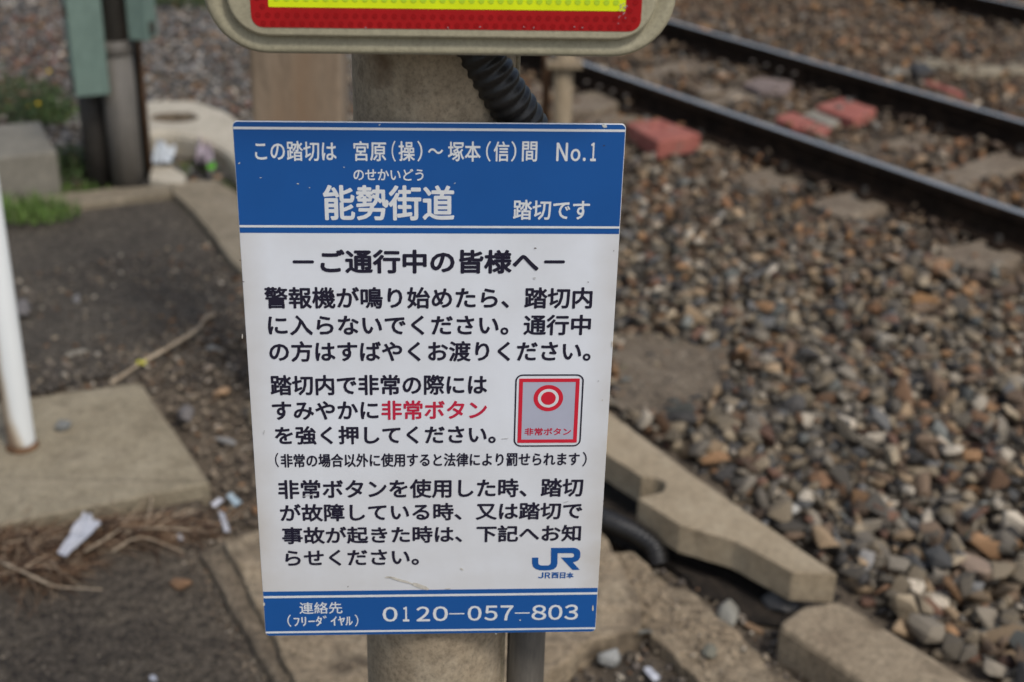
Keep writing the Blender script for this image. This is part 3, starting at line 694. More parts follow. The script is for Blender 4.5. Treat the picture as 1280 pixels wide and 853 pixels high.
# ------------------------------------------------------------------ white pole at left
pb = gv(28, 558, slabL_top)
e = empty('white_pole', pb, 'white painted steel pole with rusty foot standing on the grey slab', 'pole')
tube('pole_shaft', [(0, 0, 0), (0, 0, .03), (0, 0, 2.6)], [.039, .038, .038], M['rust_white'], e, 32)
tube('weld_seam', [(0, 0, 0), (0, 0, .006), (0, 0, .014)], [.047, .045, .039], M['rusty'], e, 28)

# ------------------------------------------------------------------ concrete block and white moulded block behind
e = slab('concrete_block', round_poly(P([(-70, 163), (50, 151), (71, 190), (-80, 206)], .19), .01), 0, .19, .008, M['greyblock'], label='square grey concrete block at the left edge', cat='block')
def barrier_foot():
    zt_ = .12
    e = empty('barrier_foot', gv(240, 185, 0), 'white moulded concrete barrier foot with oval hole', 'block')
    out = round_poly(P([(160, 126), (245, 124), (290, 140), (312, 164), (330, 212), (302, 212), (280, 186), (252, 171), (215, 163), (160, 168)], zt_), .07, 8)
    o = e.location
    out = [(a - o[0], b - o[1]) for a, b in out]
    hc_ = g(218, 147, zt_); hc_ = (hc_[0] - o[0], hc_[1] - o[1])
    hole = [(hc_[0] + .115 * math.cos(a), hc_[1] + .085 * math.sin(a)) for a in [2 * math.pi * k / 24 for k in range(24)]]
    A = sum(out[i][0] * out[(i + 1) % len(out)][1] - out[(i + 1) % len(out)][0] * out[i][1] for i in range(len(out)))
    if A < 0: out = out[::-1]
    V = []; F = []; n = len(out)
    rings = [(0, 0), (0, zt_ - .035), (.008, zt_ - .012), (.03, zt_)]
    for dd, z in rings: V += [(a, b, z) for a, b in inset(out, dd)]
    for k in range(3):
        for i in range(n): F.append((k * n + i, k * n + (i + 1) % n, (k + 1) * n + (i + 1) % n, (k + 1) * n + i))
    top = inset(out, .03)
    hb = len(V)
    V += [(a, b, zt_) for a, b in hole]
    V += [(hc_[0] + (a - hc_[0]) * .93, hc_[1] + (b - hc_[1]) * .93, zt_ - .03) for a, b in hole]
    V += [(hc_[0] + (a - hc_[0]) * .85, hc_[1] + (b - hc_[1]) * .85, zt_ - .11) for a, b in hole]
    tt = tessellate_polygon([[Vector((a, b, 0)) for a, b in top], [Vector((a, b, 0)) for a, b in hole]])
    for t in tt: F.append(tuple((3 * n + i) if i < n else (hb + i - n) for i in t))
    m = 24
    WF = []
    for k in range(2):
        for i in range(m): WF.append((k * m + i, k * m + (i + 1) % m, (k + 1) * m + (i + 1) % m, (k + 1) * m + i))
    flat('hole_wall', V[hb:], WF, M['flank'], e)  # darker concrete colour stands for the shade on the inner wall
    V = V[:hb + m]
    mesh('moulded_body', V, F, M['white_conc'], e, smooth=False)
    V = [(hc_[0] + .112 * math.cos(2 * math.pi * k / 24), hc_[1] + .083 * math.sin(2 * math.pi * k / 24), zt_ - .085) for k in range(24)]
    flat('soil_in_hole', V, [tuple(range(24))], M['dirt'], e)  # dirt-coloured floor added to darken the hole like shade
barrier_foot()

# ------------------------------------------------------------------ teal boxes and pipes
YB = 5.92
def vpipe(name, x, y, Y, r, ztop, mat, label, zbot=-.02):
    """vertical pipe through pixel (x, y) at distance Y"""
    q = atdepth(x, y, Y)
    return q
q = atdepth(150, 120, 5.80)
e = empty('signal_pipe', (q.x, q.y, 0), 'thick grey pipe with a collar between the two teal boxes', 'pipe')
tube('pipe_shaft', [(0, 0, -.05), (0, 0, .62)], [.068, .068], M['pipe_grey'], e, 24)
tube('pipe_collar', [(0, 0, .60), (0, 0, .605), (0, 0, .66), (0, 0, .664)], [.066, .073, .073, .062], M['pipe_grey'], e, 24)
tube('pipe_upper', [(0, 0, .66), (0, 0, 2.4)], [.062, .062], M['pipe_grey'], e, 24)
q = atdepth(118, 170, 5.84)
tag(tube('cable_pipe', [(q.x, q.y, -.05), (q.x, q.y, .62)], [.055, .055], M['pipe_dark'], None, 20, origin=(q.x, q.y, 0)), 'dark pipe rising into the bottom of the larger teal box', 'pipe')
q = atdepth(177, 150, 5.95)
tag(tube('cable_pipe', [(q.x, q.y, -.05), (q.x, q.y, 1.2)], [.03, .03], M['pipe_dark'], None, 16, origin=(q.x, q.y, 0)), 'slim dark pipe below the smaller teal box', 'pipe')
q = atdepth(184, 170, 5.9)
tag(tube('thin_rod', [(q.x, q.y, -.05), (q.x, q.y, .95)], [.008, .008], M['rusty'], None, 8, origin=(q.x, q.y, 0)), 'thin rusty rod standing beside the slim dark pipe', 'rod')
def teal_box(cx, cy, Y, wd, dp, ht, rz, label, hinge_side=-1):
    q = atdepth(cx, cy, Y)                      # middle of the bottom front edge
    e = empty('junction_box', (q.x, q.y, q.z), label, 'junction box', 'teal junction boxes on the pipes', rz)
    box('box_body', (0, dp / 2, ht / 2), (wd, dp, ht), M['teal'], e, .006)
    box('box_lid', (0, -.008, ht / 2), (wd * 1.03, .014, ht * 1.0), M['teal'], e, .004)
    for k in range(3):
        hz = .05 + k * .3
        h = box('hinge', (hinge_side * (wd / 2 + .006), .02, hz), (.014, .03, .05), M['pipe_dark'], e, .003)
    return e
teal_box(116, 119, 5.68, .135, .17, .85, R(24), 'larger teal metal junction box left of the grey pipe')
teal_box(175, 50, 5.75, .085, .08, .55, R(-14), 'smaller teal metal junction box right of the grey pipe', 1)

# ------------------------------------------------------------------ posts behind the sign
YP = 3.75
a = atdepth(312, 110, YP); b = atdepth(427, 110, YP); wq = (b - a).length
e = empty('brown_post', ((a.x + b.x) / 2, YP + wq * .3, 0), 'broad brown stained post standing behind the notice sign', 'post')
box('post_shaft', (0, 0, 1.0), (wq, wq * .6, 2.1), M['brown_post'], e, .012)
box('post_foot', (0, 0, .03), (wq * 1.4, wq * 1.1, .06), M['border'], e, .01)
q = atdepth(704, 112, 5.0); 
e = empty('thin_post', (q.x, q.y, 0), 'slim tan steel post with a cap plate right of the conduit', 'post', 'slim posts behind the sign')
tube('post_shaft', [(0, 0, -.03), (0, 0, .9)], [.036, .036], M['tan_steel'], e, 18)
q2 = atdepth(704, 79, 5.0)
box('cap_plate', (0, 0, q2.z), (.13, .11, .022), M['tan_steel'], e, .004)
q = atdepth(682.5, 112, 5.1)
e = empty('thin_post', (q.x, q.y, 0), 'narrow rusty brown post left of the tan post', 'post', 'slim posts behind the sign')
box('post_shaft', (0, 0, .75), (.032, .032, 1.56), M['rusty'], e, .004)
box('post_foot', (0, 0, .01), (.09, .09, .02), M['rusty'], e, .003)

# ------------------------------------------------------------------ the sign group
YAW = 0.0635881
SO = np.array([-0.28796374, 1.35948029, HC - 0.41006893]); SH = 0.64001447; SW = .4
AX = np.array([math.cos(YAW), math.sin(YAW), 0]); AY = np.array([-math.sin(YAW), math.cos(YAW), 0])
BASE = SO + AX * SW / 2 - np.array([0, 0, SH])
def sp(x, y, ly=0.):
    r = ray(x, y); o = BASE + AY * ly
    t = ((o - CAMP) @ AY) / (r @ AY); q = CAMP + r * t - BASE
    return float(q @ AX), float(q[2])
# concrete pole behind
RP = .089; YC = 1.36 + .022 + RP
pc = None
qa = atdepth(460, 820, YC); qb = atdepth(629, 820, YC); pcx = (qa.x + qb.x) / 2
e = empty('concrete_pole', (pcx, YC, 0), 'round weathered concrete pole carrying both signs', 'pole')
tube('pole_shaft', [(0, 0, -.05)] + [(0, 0, .1 * k) for k in range(1, 30)], [RP] * 30, M['pole'], e, 64)
for zz in (BASE[2] + .12, BASE[2] + .53):
    tube('clamp_band', [(0, 0, zz - .013), (0, 0, zz + .013)], [RP + .002] * 2, M['bolt'], e, 48, cap=False)
box('cable_cover', (RP * .93, -.012, 1.35), (.016, .022, 2.6), M['slab'], e, .003)
for zz in (BASE[2] + .12, BASE[2] + .53):
    pass
# smooth pipe + corrugated conduit
pq = atdepth(657, 825, YC - .01)
Y0 = YC + .0
pts = [atdepth(583, 36, 1.400), atdepth(603, 72, 1.402), atdepth(631, 118, 1.408), atdepth(658, 160, 1.425), atdepth(672, 215, 1.45)]
pts += [Vector((pq.x + .012, pq.y, pts[-1].z - .12)), Vector((pq.x, pq.y, pts[-1].z - .22)), Vector((pq.x, pq.y, pts[-1].z - .30))]
cpath = catmull(pts, .0022)
e = empty('cable_conduit', (pq.x, pq.y, 0), 'black corrugated conduit leaning over the concrete pole, joining a grey pipe', 'conduit')
acc = 0; rad = []
for i, p_ in enumerate(cpath):
    if i: acc += (p_ - cpath[i - 1]).length
    rad.append(.0232 + .0013 * math.tanh(2.2 * math.sin(2 * math.pi * acc / .0125)))
tube('corrugated_hose', [p_ - Vector((pq.x, pq.y, 0)) for p_ in cpath], rad, M['black_plastic'], e, 28)
tube('smooth_pipe', [(0, 0, -.05), (0, 0, pts[-1].z + .02)], [.0245, .0245], M['pipe_mid'], e, 28)

SIGN = empty('crossing_notice_sign', tuple(BASE), 'blue and white level crossing notice board with Japanese text and phone number', 'sign', None, YAW)
def rrect(x0, z0, x1, z1, r, n=6):
    rr = r if hasattr(r, '__len__') else [r] * 4
    out = []
    for (cx, cz, a0, q) in ((x1 - rr[0], z1 - rr[0], 0, rr[0]), (x0 + rr[1], z1 - rr[1], 90, rr[1]), (x0 + rr[2], z0 + rr[2], 180, rr[2]), (x1 - rr[3], z0 + rr[3], 270, rr[3])):
        if q < 1e-6: out.append((cx, cz)); continue
        for k in range(n + 1):
            a = R(a0 + 90 * k / n); out.append((cx + q * math.cos(a), cz + q * math.sin(a)))
    return out
def plate(name, pts, y0, y1, mat, parent, bev=.0005):
    """solid of an (x, z) outline between depths y0 (front) and y1"""
    N = len(pts); V = []; F = []
    for dd, y in ((bev, y0), (0, y0 + bev), (0, y1)):
        V += [(a, y, b) for a, b in inset(pts, dd)]
    for k in range(2):
        for i in range(N): F.append((k * N + i, k * N + (i + 1) % N, (k + 1) * N + (i + 1) % N, (k + 1) * N + i))
    T = tess(pts); F += T; F += [tuple(2 * N + i for i in t) for t in T]
    return mesh(name, V, F, mat, parent)
def decal(name, pts, y, mat, parent):
    V = [(a, y, b) for a, b in pts]; F = []
    for t in tess(pts):
        a, b, c = (Vector(V[i]) for i in t); F.append(t if (b - a).cross(c - a).y < 0 else t[::-1])
    return flat(name, V, F, mat, parent)
hw = SW / 2
plate('board', rrect(-hw, 0, hw, SH, .005), 0, .0022, M['enamel'], SIGN)
E1, E2, E3 = -.00025, -.0005, -.0008
zs = lambda x, y: sp(x, y)[1]
z_h = (zs(300, 291.7) + zs(775, 292)) / 2
decal('blue_header', rrect(-hw + .0006, z_h, hw - .0006, SH - .0006, [.005, .005, 0, 0]), E1, M['blue'], SIGN)
z_f = (zs(335, 739) + zs(745, 735.7)) / 2
decal('blue_footer', rrect(-hw + .0006, .0006, hw - .0006, z_f, [0, 0, .005, .005]), E1, M['blue'], SIGN)
def stripe(xl, ya, yb, xr, yc, yd):
    za = (zs(xl, ya) + zs(xr, yc)) / 2; zb = (zs(xl, yb) + zs(xr, yd)) / 2
    decal('white_stripe', [(-hw + .0007, zb), (hw - .0007, zb), (hw - .0007, za), (-hw + .0007, za)], E2, M['off_white_ink'], SIGN)
stripe(292, 159.9, 162.8, 780, 160.4, 163.8)
stripe(298, 282.2, 285.0, 775, 282.2, 285.0)
stripe(335, 744.4, 747.2, 745, 740.8, 743.6)
stripe(335, 788.2, 790.6, 743, 785.2, 787.4)
def text(s, x0, x1, y0, y1, wt, mat, y=E2, rot=0, thin=None):
    """printed line: glyph outlines fitted to the measured box, made wt pixels heavier with round ends"""
    c = bpy.data.curves.new('lettering', 'FONT'); c.body = s; c.resolution_u = 3
    o = bpy.data.objects.new('lettering_tmp', c); COL.objects.link(o)
    bpy.context.view_layer.update()
    me = bpy.data.meshes.new_from_object(o.evaluated_get(bpy.context.evaluated_depsgraph_get()))
    bpy.data.objects.remove(o)
    co = np.zeros(len(me.vertices) * 3, 'f'); me.vertices.foreach_get('co', co); co = co.reshape(-1, 3)
    F = [tuple(p.vertices) for p in me.polygons]
    ym = (y0 + y1) / 2; xm = (x0 + x1) / 2
    X0, _ = sp(x0, ym); X1, _ = sp(x1, ym); Z1 = sp(xm, y0)[1]; Z0 = sp(xm, y1)[1]
    pr = wt * SW / 460 / 2
    X0 += pr; X1 -= pr; Z0 += pr; Z1 -= pr
    mn = co.min(0); mxx = co.max(0)
    px_ = X0 + (co[:, 0] - mn[0]) / (mxx[0] - mn[0]) * (X1 - X0)
    pz_ = Z0 + (co[:, 1] - mn[1]) / (mxx[1] - mn[1]) * (Z1 - Z0)
    offs = [(0, 0)]
    if wt > 0: offs += [(pr * math.cos(k * math.pi / 4), pr * math.sin(k * math.pi / 4)) for k in range(8)]
    V = []; FF = []
    for k, (dx, dz) in enumerate(offs):
        b0 = len(V)
        V += [(float(a + dx), y - k * 2e-6, float(b + dz)) for a, b in zip(px_, pz_)]
        FF += [tuple(b0 + i for i in f) for f in F]
    bpy.data.meshes.remove(me); bpy.data.curves.remove(c)
    return flat('lettering', V, FF, mat, SIGN)
WI = M['off_white_ink']; K = M['black_vinyl']
text('この踏切は', 318.6, 420.6, 176.2, 201.3, .7, WI)
text('宮原', 442, 482.8, 176.4, 201.5, .7, WI)
text('（', 489.5, 494.5, 176, 202, .3, WI)
text('操', 498.3, 518.5, 176.5, 201.5, .7, WI)
text('）', 521.5, 528, 176, 202, .3, WI)
text('～', 535.0, 553.8, 185.5, 192.5, .6, WI)
text('塚本', 560, 601, 176.8, 202, .7, WI)
text('（', 607.5, 613.5, 176.5, 202, .3, WI)
text('信', 617, 636.5, 176.8, 202, .7, WI)
text('）', 638.8, 645.5, 176.5, 202, .3, WI)
text('間', 652.5, 671.6, 176.8, 202, .7, WI)
text('Ｎ', 695.5, 709.8, 178.4, 201.5, .9, WI)
text('ｏ', 713.2, 725.5, 186, 201.6, .9, WI)
text('．', 728.3, 732.2, 197, 201.5, .8, WI)
text('１', 738, 745.3, 178.2, 201.5, .9, WI)
text('のせかいどう', 441.8, 529.4, 211, 225.8, .5, WI)
text('能勢街道', 403.9, 568.2, 231.4, 275.6, 1.9, WI)
text('踏切です', 641.3, 737.2, 249.8, 275, .9, WI)
text('ご通行中の皆様へ', 400.4, 673.6, 312, 342, 2.1, K)
def dash(x0, x1, ym, th):
    X0, Z = sp(x0, ym); X1, Z2 = sp(x1, ym); r_ = th * SW / 480 / 2
    decal('heading_dash', rrect(X0, (Z + Z2) / 2 - r_, X1, (Z + Z2) / 2 + r_, r_ * .95, 4), E2, K, SIGN)
dash(365.8, 392.6, 327.3, 4.2); dash(680, 706.2, 327.3, 4.2)
text('警報機が鳴り始めたら、踏切内', 330.6, 740.5, 358.7, 385.8, 1.45, K)
text('に入らないでください。通行中', 335, 738.6, 393.4, 419.2, 1.45, K)
text('の方はすばやくお渡りください。', 336.5, 738.6, 426.2, 452, 1.45, K)
text('踏切内で非常の際には', 337.9, 609, 468.4, 493.8, 1.45, K)
text('すみやかに', 340.2, 473.2, 501.3, 524.8, 1.45, K)
text('非常ボタン', 476.8, 608.7, 500.4, 524.5, 1.35, M['red_ink'])
text('を強く押してください。', 343.6, 619.8, 532, 555.3, 1.45, K)
text('（', 343.8, 348.5, 566, 584, 0.35, K)
text('非常の場合以外に使用すると法律により罰せられます', 350.8, 724.5, 566.3, 583.3, 0.95, K)
text('）', 728, 733.5, 564.8, 583, 0.35, K)
text('非常ボタンを使用した時、踏切', 347.6, 728.9, 598.6, 622.4, 1.45, K)
text('が故障している時、又は踏切で', 350, 727.7, 628.6, 650.6, 1.45, K)
text('事故が起きた時は、下記へお知', 352.5, 726.2, 657.2, 678.6, 1.45, K)
text('らせください。', 356.4, 523.8, 686.9, 707, 1.4, K)
text('連絡先', 374.2, 427.8, 752.6, 767.2, .4, WI)
text('（', 359.2, 364, 768.4, 783.4, .2, WI)
text('ﾌﾘｰﾀﾞｲﾔﾙ', 367, 441, 769.4, 782.6, .5, WI)
text('）', 443.5, 448, 768, 783, .2, WI)
for ch, a_, b_ in (('０', 478.3, 497), ('１', 503.5, 511.5), ('２', 520.5, 537.5), ('０', 541, 560), ('０', 584.5, 602), ('５', 605.5, 622), ('７', 625.5, 641.5), ('８', 664.5, 683), ('０', 685.2, 703), ('３', 705.5, 722.7)):
    k_ = (a_ - 478) / 245 * 3.2
    text(ch, a_, b_, 758.6 - k_, 777 - k_ * .8, 1.05, WI)
def dashw(x0, x1, ym):
    X0, Z = sp(x0, ym); X1, _ = sp(x1, ym); decal('number_dash', rrect(X0, Z - .00085, X1, Z + .00085, .0003, 2), E2, WI, SIGN)
dashw(561.5, 580.5, 767.2); dashw(643.5, 662, 766.3)
# emergency button pictogram
def loc(L): return [sp(x, y) for x, y in L]
x0_, z0_ = sp(642, 558.4); x1_, z1_ = sp(729, 467.8); x1b, _ = sp(726.8, 558); x0b, _ = sp(644.2, 468)
X0, X1 = (x0_ + x0b) / 2, (x1_ + x1b) / 2
def ring_rect(name, a, r_, t_, y, mat):
    o_ = rrect(a[0], a[1], a[2], a[3], r_, 8); i_ = rrect(a[0] + t_, a[1] + t_, a[2] - t_, a[3] - t_, max(r_ - t_, 0) if r_ else 0, 8)
    n = len(o_); V = [(p[0], y, p[1]) for p in o_ + i_]; F = [(i, (i + 1) % n, n + (i + 1) % n, n + i) for i in range(n)]
    flat(name, V, F, mat, SIGN)
ring_rect('pictogram_frame', (X0, z0_, X1, z1_), .0085, .0017, E2, K)
rx0 = (sp(649, 473)[0] + sp(646.8, 553)[0]) / 2; rx1 = (sp(724.6, 473)[0] + sp(721, 553)[0]) / 2; rz1 = sp(686, 473.2)[1]; rz0 = sp(684, 553.4)[1]
decal('pictogram_ground', rrect(rx0 + .003, rz0 + .003, rx1 - .003, rz1 - .003, 0), E1, M['icon_grey'], SIGN)
ring_rect('red_frame', (rx0, rz0, rx1, rz1), 0, .0043, E2, M['icon_red'])
cx_, cz_ = sp(685.4, 497.7)
def disc(name, r, y, mat, n=40): decal(name, [(cx_ + r * math.cos(2 * math.pi * k / n), cz_ + r * math.sin(2 * math.pi * k / n)) for k in range(n)], y, mat, SIGN)
s_ = SW / 457
disc('button_ring', 19.0 * s_, E2, M['icon_red']); disc('button_gap', 13.4 * s_, E2 - .00015, M['off_white_ink']); disc('button_centre', 9.5 * s_, E2 - .0003, M['icon_red'])
text('非常ボタン', 655.8, 713.7, 534.8, 544.3, .6, M['red_ink'])
# company logo
jr = [(665.1, 697), (672.9, 697), (672.9, 703.2), (673.6, 705.6), (676, 706.8), (685, 706.8), (687.6, 705.6), (688.7, 703.2), (688.8, 684.9), (717, 684.6), (721.5, 685.6), (724.6, 688.2), (725.6, 691.8), (725.2, 696.5), (722.8, 700.4), (718.5, 702.3), (715.8, 702.6),
      (724.6, 712.2), (715.6, 712.3), (701.2, 696.9), (714.6, 696.9), (717, 696.2), (717.8, 694.3), (717.2, 692.3), (715.4, 691.4), (697, 691.4), (696.8, 704.5), (695.6, 708.4), (692.6, 711.2), (687.5, 712.6), (681, 713), (674.5, 712.6), (669.3, 711), (666.3, 708.2), (665.2, 704.5)]
decal('company_logo', loc(jr), E2, M['logo_blue'], SIGN)
for ch, a_, b_ in (('Ｊ', 672.5, 679.3), ('Ｒ', 681, 688), ('西', 689.3, 698.3), ('日', 699.8, 706.8), ('本', 708, 717)):
    text(ch, a_, b_, 715.4, 722.8, .7, M['logo_blue'])
# knocks and marks on the print
def blot(name, x, y, a, b, mat, ang=0, seed=0, depth=E3):
    q = []
    for k in range(12):
        t = 2 * math.pi * k / 12; r_ = (.75 if mat.name == 'dark_speck' else 1) + .5 * noise.noise(Vector((math.cos(t) * 2, math.sin(t) * 2, seed * 1.7)))
        u, v = a * r_ * math.cos(t), b * r_ * math.sin(t)
        q.append(sp(x + u * math.cos(ang) - v * math.sin(ang), y + u * math.sin(ang) + v * math.cos(ang)))
    decal(name, q, depth, mat, SIGN)
for k, (x, y, a, b, m_, an) in enumerate([(755.5, 157.5, 3.6, 2.2, 'scratch', .4), (474.5, 156, 1.6, .7, 'scratch', -.8), (299, 204, 1.6, .8, 'scratch', -.6), (372.5, 229.6, 1.5, .7, 'scratch', .1), (430, 209, 1, .6, 'mark_faint', 0), (326, 222, 1.4, .5, 'mark_faint', 0),
        (387, 234.5, .9, .7, 'mark_faint', 0), (568.5, 229, 1.2, .5, 'scratch', -.5), (669, 310, 2.2, .8, 'mark_dark', 0), (735, 352.5, 1.2, .8, 'mark_dark', 0), (668, 347.5, 1.6, 1.2, 'mark_faint', 0), (330, 540, 1, 2.6, 'mark_faint', .2), (300.5, 325, 2.2, .7, 'mark_dark', 0),
        (304, 352, 2.4, .6, 'mark_dark', .05), (755, 182, 2, .7, 'mark_dark', 0), (708, 627, 4.5, .5, 'mark_faint', -.3), (631, 548, 5, .5, 'mark_faint', -.1), (435, 733, .9, .9, 'mark_dark', 0), (577, 711, 2.6, .8, 'mark_brown', .5),
        (500, 725, 16, 1.6, 'mark_brown', .28), (526, 733, 11, 2.4, 'mark_brown', .35), (486, 721.5, 5, 1, 'mark_brown', 0), (385, 619, 9, .6, 'mark_faint', -.2), (650, 775, 1, .8, 'scratch', 0), (620, 792, 1.2, .5, 'scratch', 0), (748, 476, 1, .7, 'mark_faint', 0), (753, 500, .9, .9, 'mark_brown', 0), (330, 755, 1.2, 2.5, 'mark_brown', 0), (741, 760, 1, 4, 'mark_brown', 0),
        (560, 735.6, 4, .6, 'mark_brown', 0), (767, 313.5, .9, .7, 'mark_dark', 0), (303, 420, .8, 3, 'mark_brown', 0), (765, 430, .8, 4, 'mark_brown', 0)]):
    blot('knock_mark' if m_ == 'scratch' else 'dirt_mark', x, y, a, b, M[m_], an, k)
for zz in (.12, .53):
    box('bracket', (pcx - BASE[0] , .0135, zz), (.10, .0225, .03), M['bolt'], SIGN, .001)

# reflector casing above
CAS = empty('reflector_sign', tuple(BASE + AX * 0 + np.array([0, 0, SH + .06])), 'cream plastic casing holding a yellow panel inside a red reflective border', 'sign', None, YAW)
LZ = SH + .06
CY = -.055                         # flange plane, in front of the notice board
def cs(x, y, ly): a, b = sp(x, y, ly); return a, b - LZ
ox0 = cs(253, 10, CY)[0]; ox1 = cs(846, 10, CY)[0]; oz0 = cs(560, 71.5, CY)[1]
oh = .40
ix0 = cs(283, 10, CY - .008)[0]; ix1 = cs(820, 10, CY - .008)[0]; iz0 = cs(560, 48.5, CY - .008)[1]
rings = [(ox0 + .012, oz0 + .012, ox1 - .012, .055, .020), (ox0, oz0, ox1, .060, .010), (ox0, oz0, ox1, .060, CY + .008), (ox0 + .0015, oz0 + .0015, ox1 - .0015, .0585, CY + .002), (ox0 + .005, oz0 + .005, ox1 - .005, .055, CY - .002), (ox0 + .010, oz0 + .0085, ox1 - .010, .051, CY - .0022)]
def lerp_ring(f, y): return (ox0 + (ix0 - ox0) * f, oz0 + (iz0 - oz0) * f, ox1 + (ix1 - ox1) * f, .060 + (.038 - .060) * f, y)
rings = rings[:5] + [lerp_ring(.5, CY - .0005), lerp_ring(.8, CY + .002), lerp_ring(.97, CY + .0025), (ix0, iz0, ix1, .038, CY - .001), (ix0, iz0, ix1, .038, CY - .006), (ix0 + .001, iz0 + .001, ix1 - .001, .037, CY - .0075), (ix0 + .003, iz0 + .003, ix1 - .003, .035, CY - .008)]
V = []; F = []; N8 = None
for (a, b, c, r_, y) in rings:
    dz = b - oz0; q = rrect(a, b, c, oz0 + oh - dz, r_, 10); N8 = len(q); V += [(u, y, v) for u, v in q]
for k in range(len(rings) - 1):
    for i in range(N8): F.append((k * N8 + i, k * N8 + (i + 1) % N8, (k + 1) * N8 + (i + 1) % N8, (k + 1) * N8 + i))
F.append(tuple(range(N8))); F.append(tuple(range((len(rings) - 1) * N8, len(rings) * N8)))
mesh('casing', V, F, M['cream_plastic'], CAS, smooth=False)
cm = CAS.children[0].data; cm.polygons.foreach_set('use_smooth', [len(p.vertices) == 4 for p in cm.polygons])
PY = CY - .0085
ra = cs(313, 5, PY); rb = cs(802.5, 5, PY); rz = cs(560, 37, PY)[1]
ya = cs(335.5, 5, PY); yb = cs(782, 5, PY); yz = cs(560, 11.6, PY)[1]
topz = oz0 + oh - (rz - oz0)
mg = ya[0] - ra[0]
decal('red_border', rrect(ra[0], rz, rb[0], topz, .011), PY, M['red_sheet'], CAS)
decal('yellow_panel', rrect(ya[0], yz, yb[0], topz - mg * 1.1, .0006, 2), PY - .0003, M['yellow_sheet'], CAS)
pitch = .00905
def cells(name, mat, test, y, r_):
    V = []; F = []; row = 0; z = rz + pitch * .42
    while z < topz:
        x = ra[0] + (pitch / 2 if row % 2 else 0) + pitch * .2
        while x < rb[0]:
            if test(x, z):
                b0 = len(V); n = 8
                V += [(x + r_ * math.cos(2 * math.pi * k / n), y, z + r_ * math.sin(2 * math.pi * k / n)) for k in range(n)]
                F.append(tuple(b0 + k for k in range(n)))
            x += pitch
        z += pitch * .866; row += 1
    o = flat(name, V, F, mat, CAS); o['kind'] = 'stuff'
iny = lambda x, z, m_: ya[0] + m_ < x < yb[0] - m_ and yz + m_ < z < topz - mg * 1.1 - m_
cells('yellow_cells', M['yellow_cell'], lambda x, z: iny(x, z, .002), PY - .0006, pitch * .33)
cells('red_cells', M['red_cell'], lambda x, z: (not iny(x, z, -.003)) and ra[0] + .004 < x < rb[0] - .004 and rz + .003 < z < topz - .003, PY - .0003, pitch * .30)
def cblot(x, y, a, b, seed):
    q = []
    for k in range(10):
        t = 2 * math.pi * k / 10; r_ = 1 + .6 * noise.noise(Vector((math.cos(t) * 2, math.sin(t) * 2, seed * 2.3)))
        q.append(cs(x + a * r_ * math.cos(t), y + b * r_ * math.sin(t), PY))
    decal('scuff', q, PY - .0009, M['pinkbag'], CAS)
for k in range(26):
    cblot(779 + rnd.gauss(0, 3.2), 4 + abs(rnd.gauss(0, 10)), rnd.uniform(.3, 1.0), rnd.uniform(.3, 1.1), k)
for k, x in enumerate((457, 655, 667, 718, 728, 600, 560)): cblot(x, 34.5 - (k % 2), 1.2, .5, 40 + k)

# ------------------------------------------------------------------ black conduit on the ground by the lid
def hose(name, P_, r0, amp, per, label, cat='conduit'):
    cp = catmull(P_, per / 6); acc = 0; rad = []
    for i, p_ in enumerate(cp):
        if i: acc += (p_ - cp[i - 1]).length
        rad.append(r0 + amp * math.tanh(2 * math.sin(2 * math.pi * acc / per)))
    o = tube(name, cp, rad, M['black_plastic' if amp else 'damp_rubber'], None, 20, origin=tuple(cp[len(cp) // 2])); return tag(o, label, cat)
hose('black_hose', [gv(690, 610, .05), gv(735, 640, .055), gv(768, 655, .065), gv(796, 668, .062), gv(817, 684, .045), gv(824, 706, .01)], .028, .0018, .0145, 'thick black corrugated hose end poking out under the loose lid')
hose('black_cable', [gv(815, 682, .02), gv(856, 696, .02), gv(905, 716, .01), (gv(950, 742, -.0)), gv(985, 764, -.02)], .019, .0, .03, 'black cable sheath lying in the dark hollow beneath the lid')

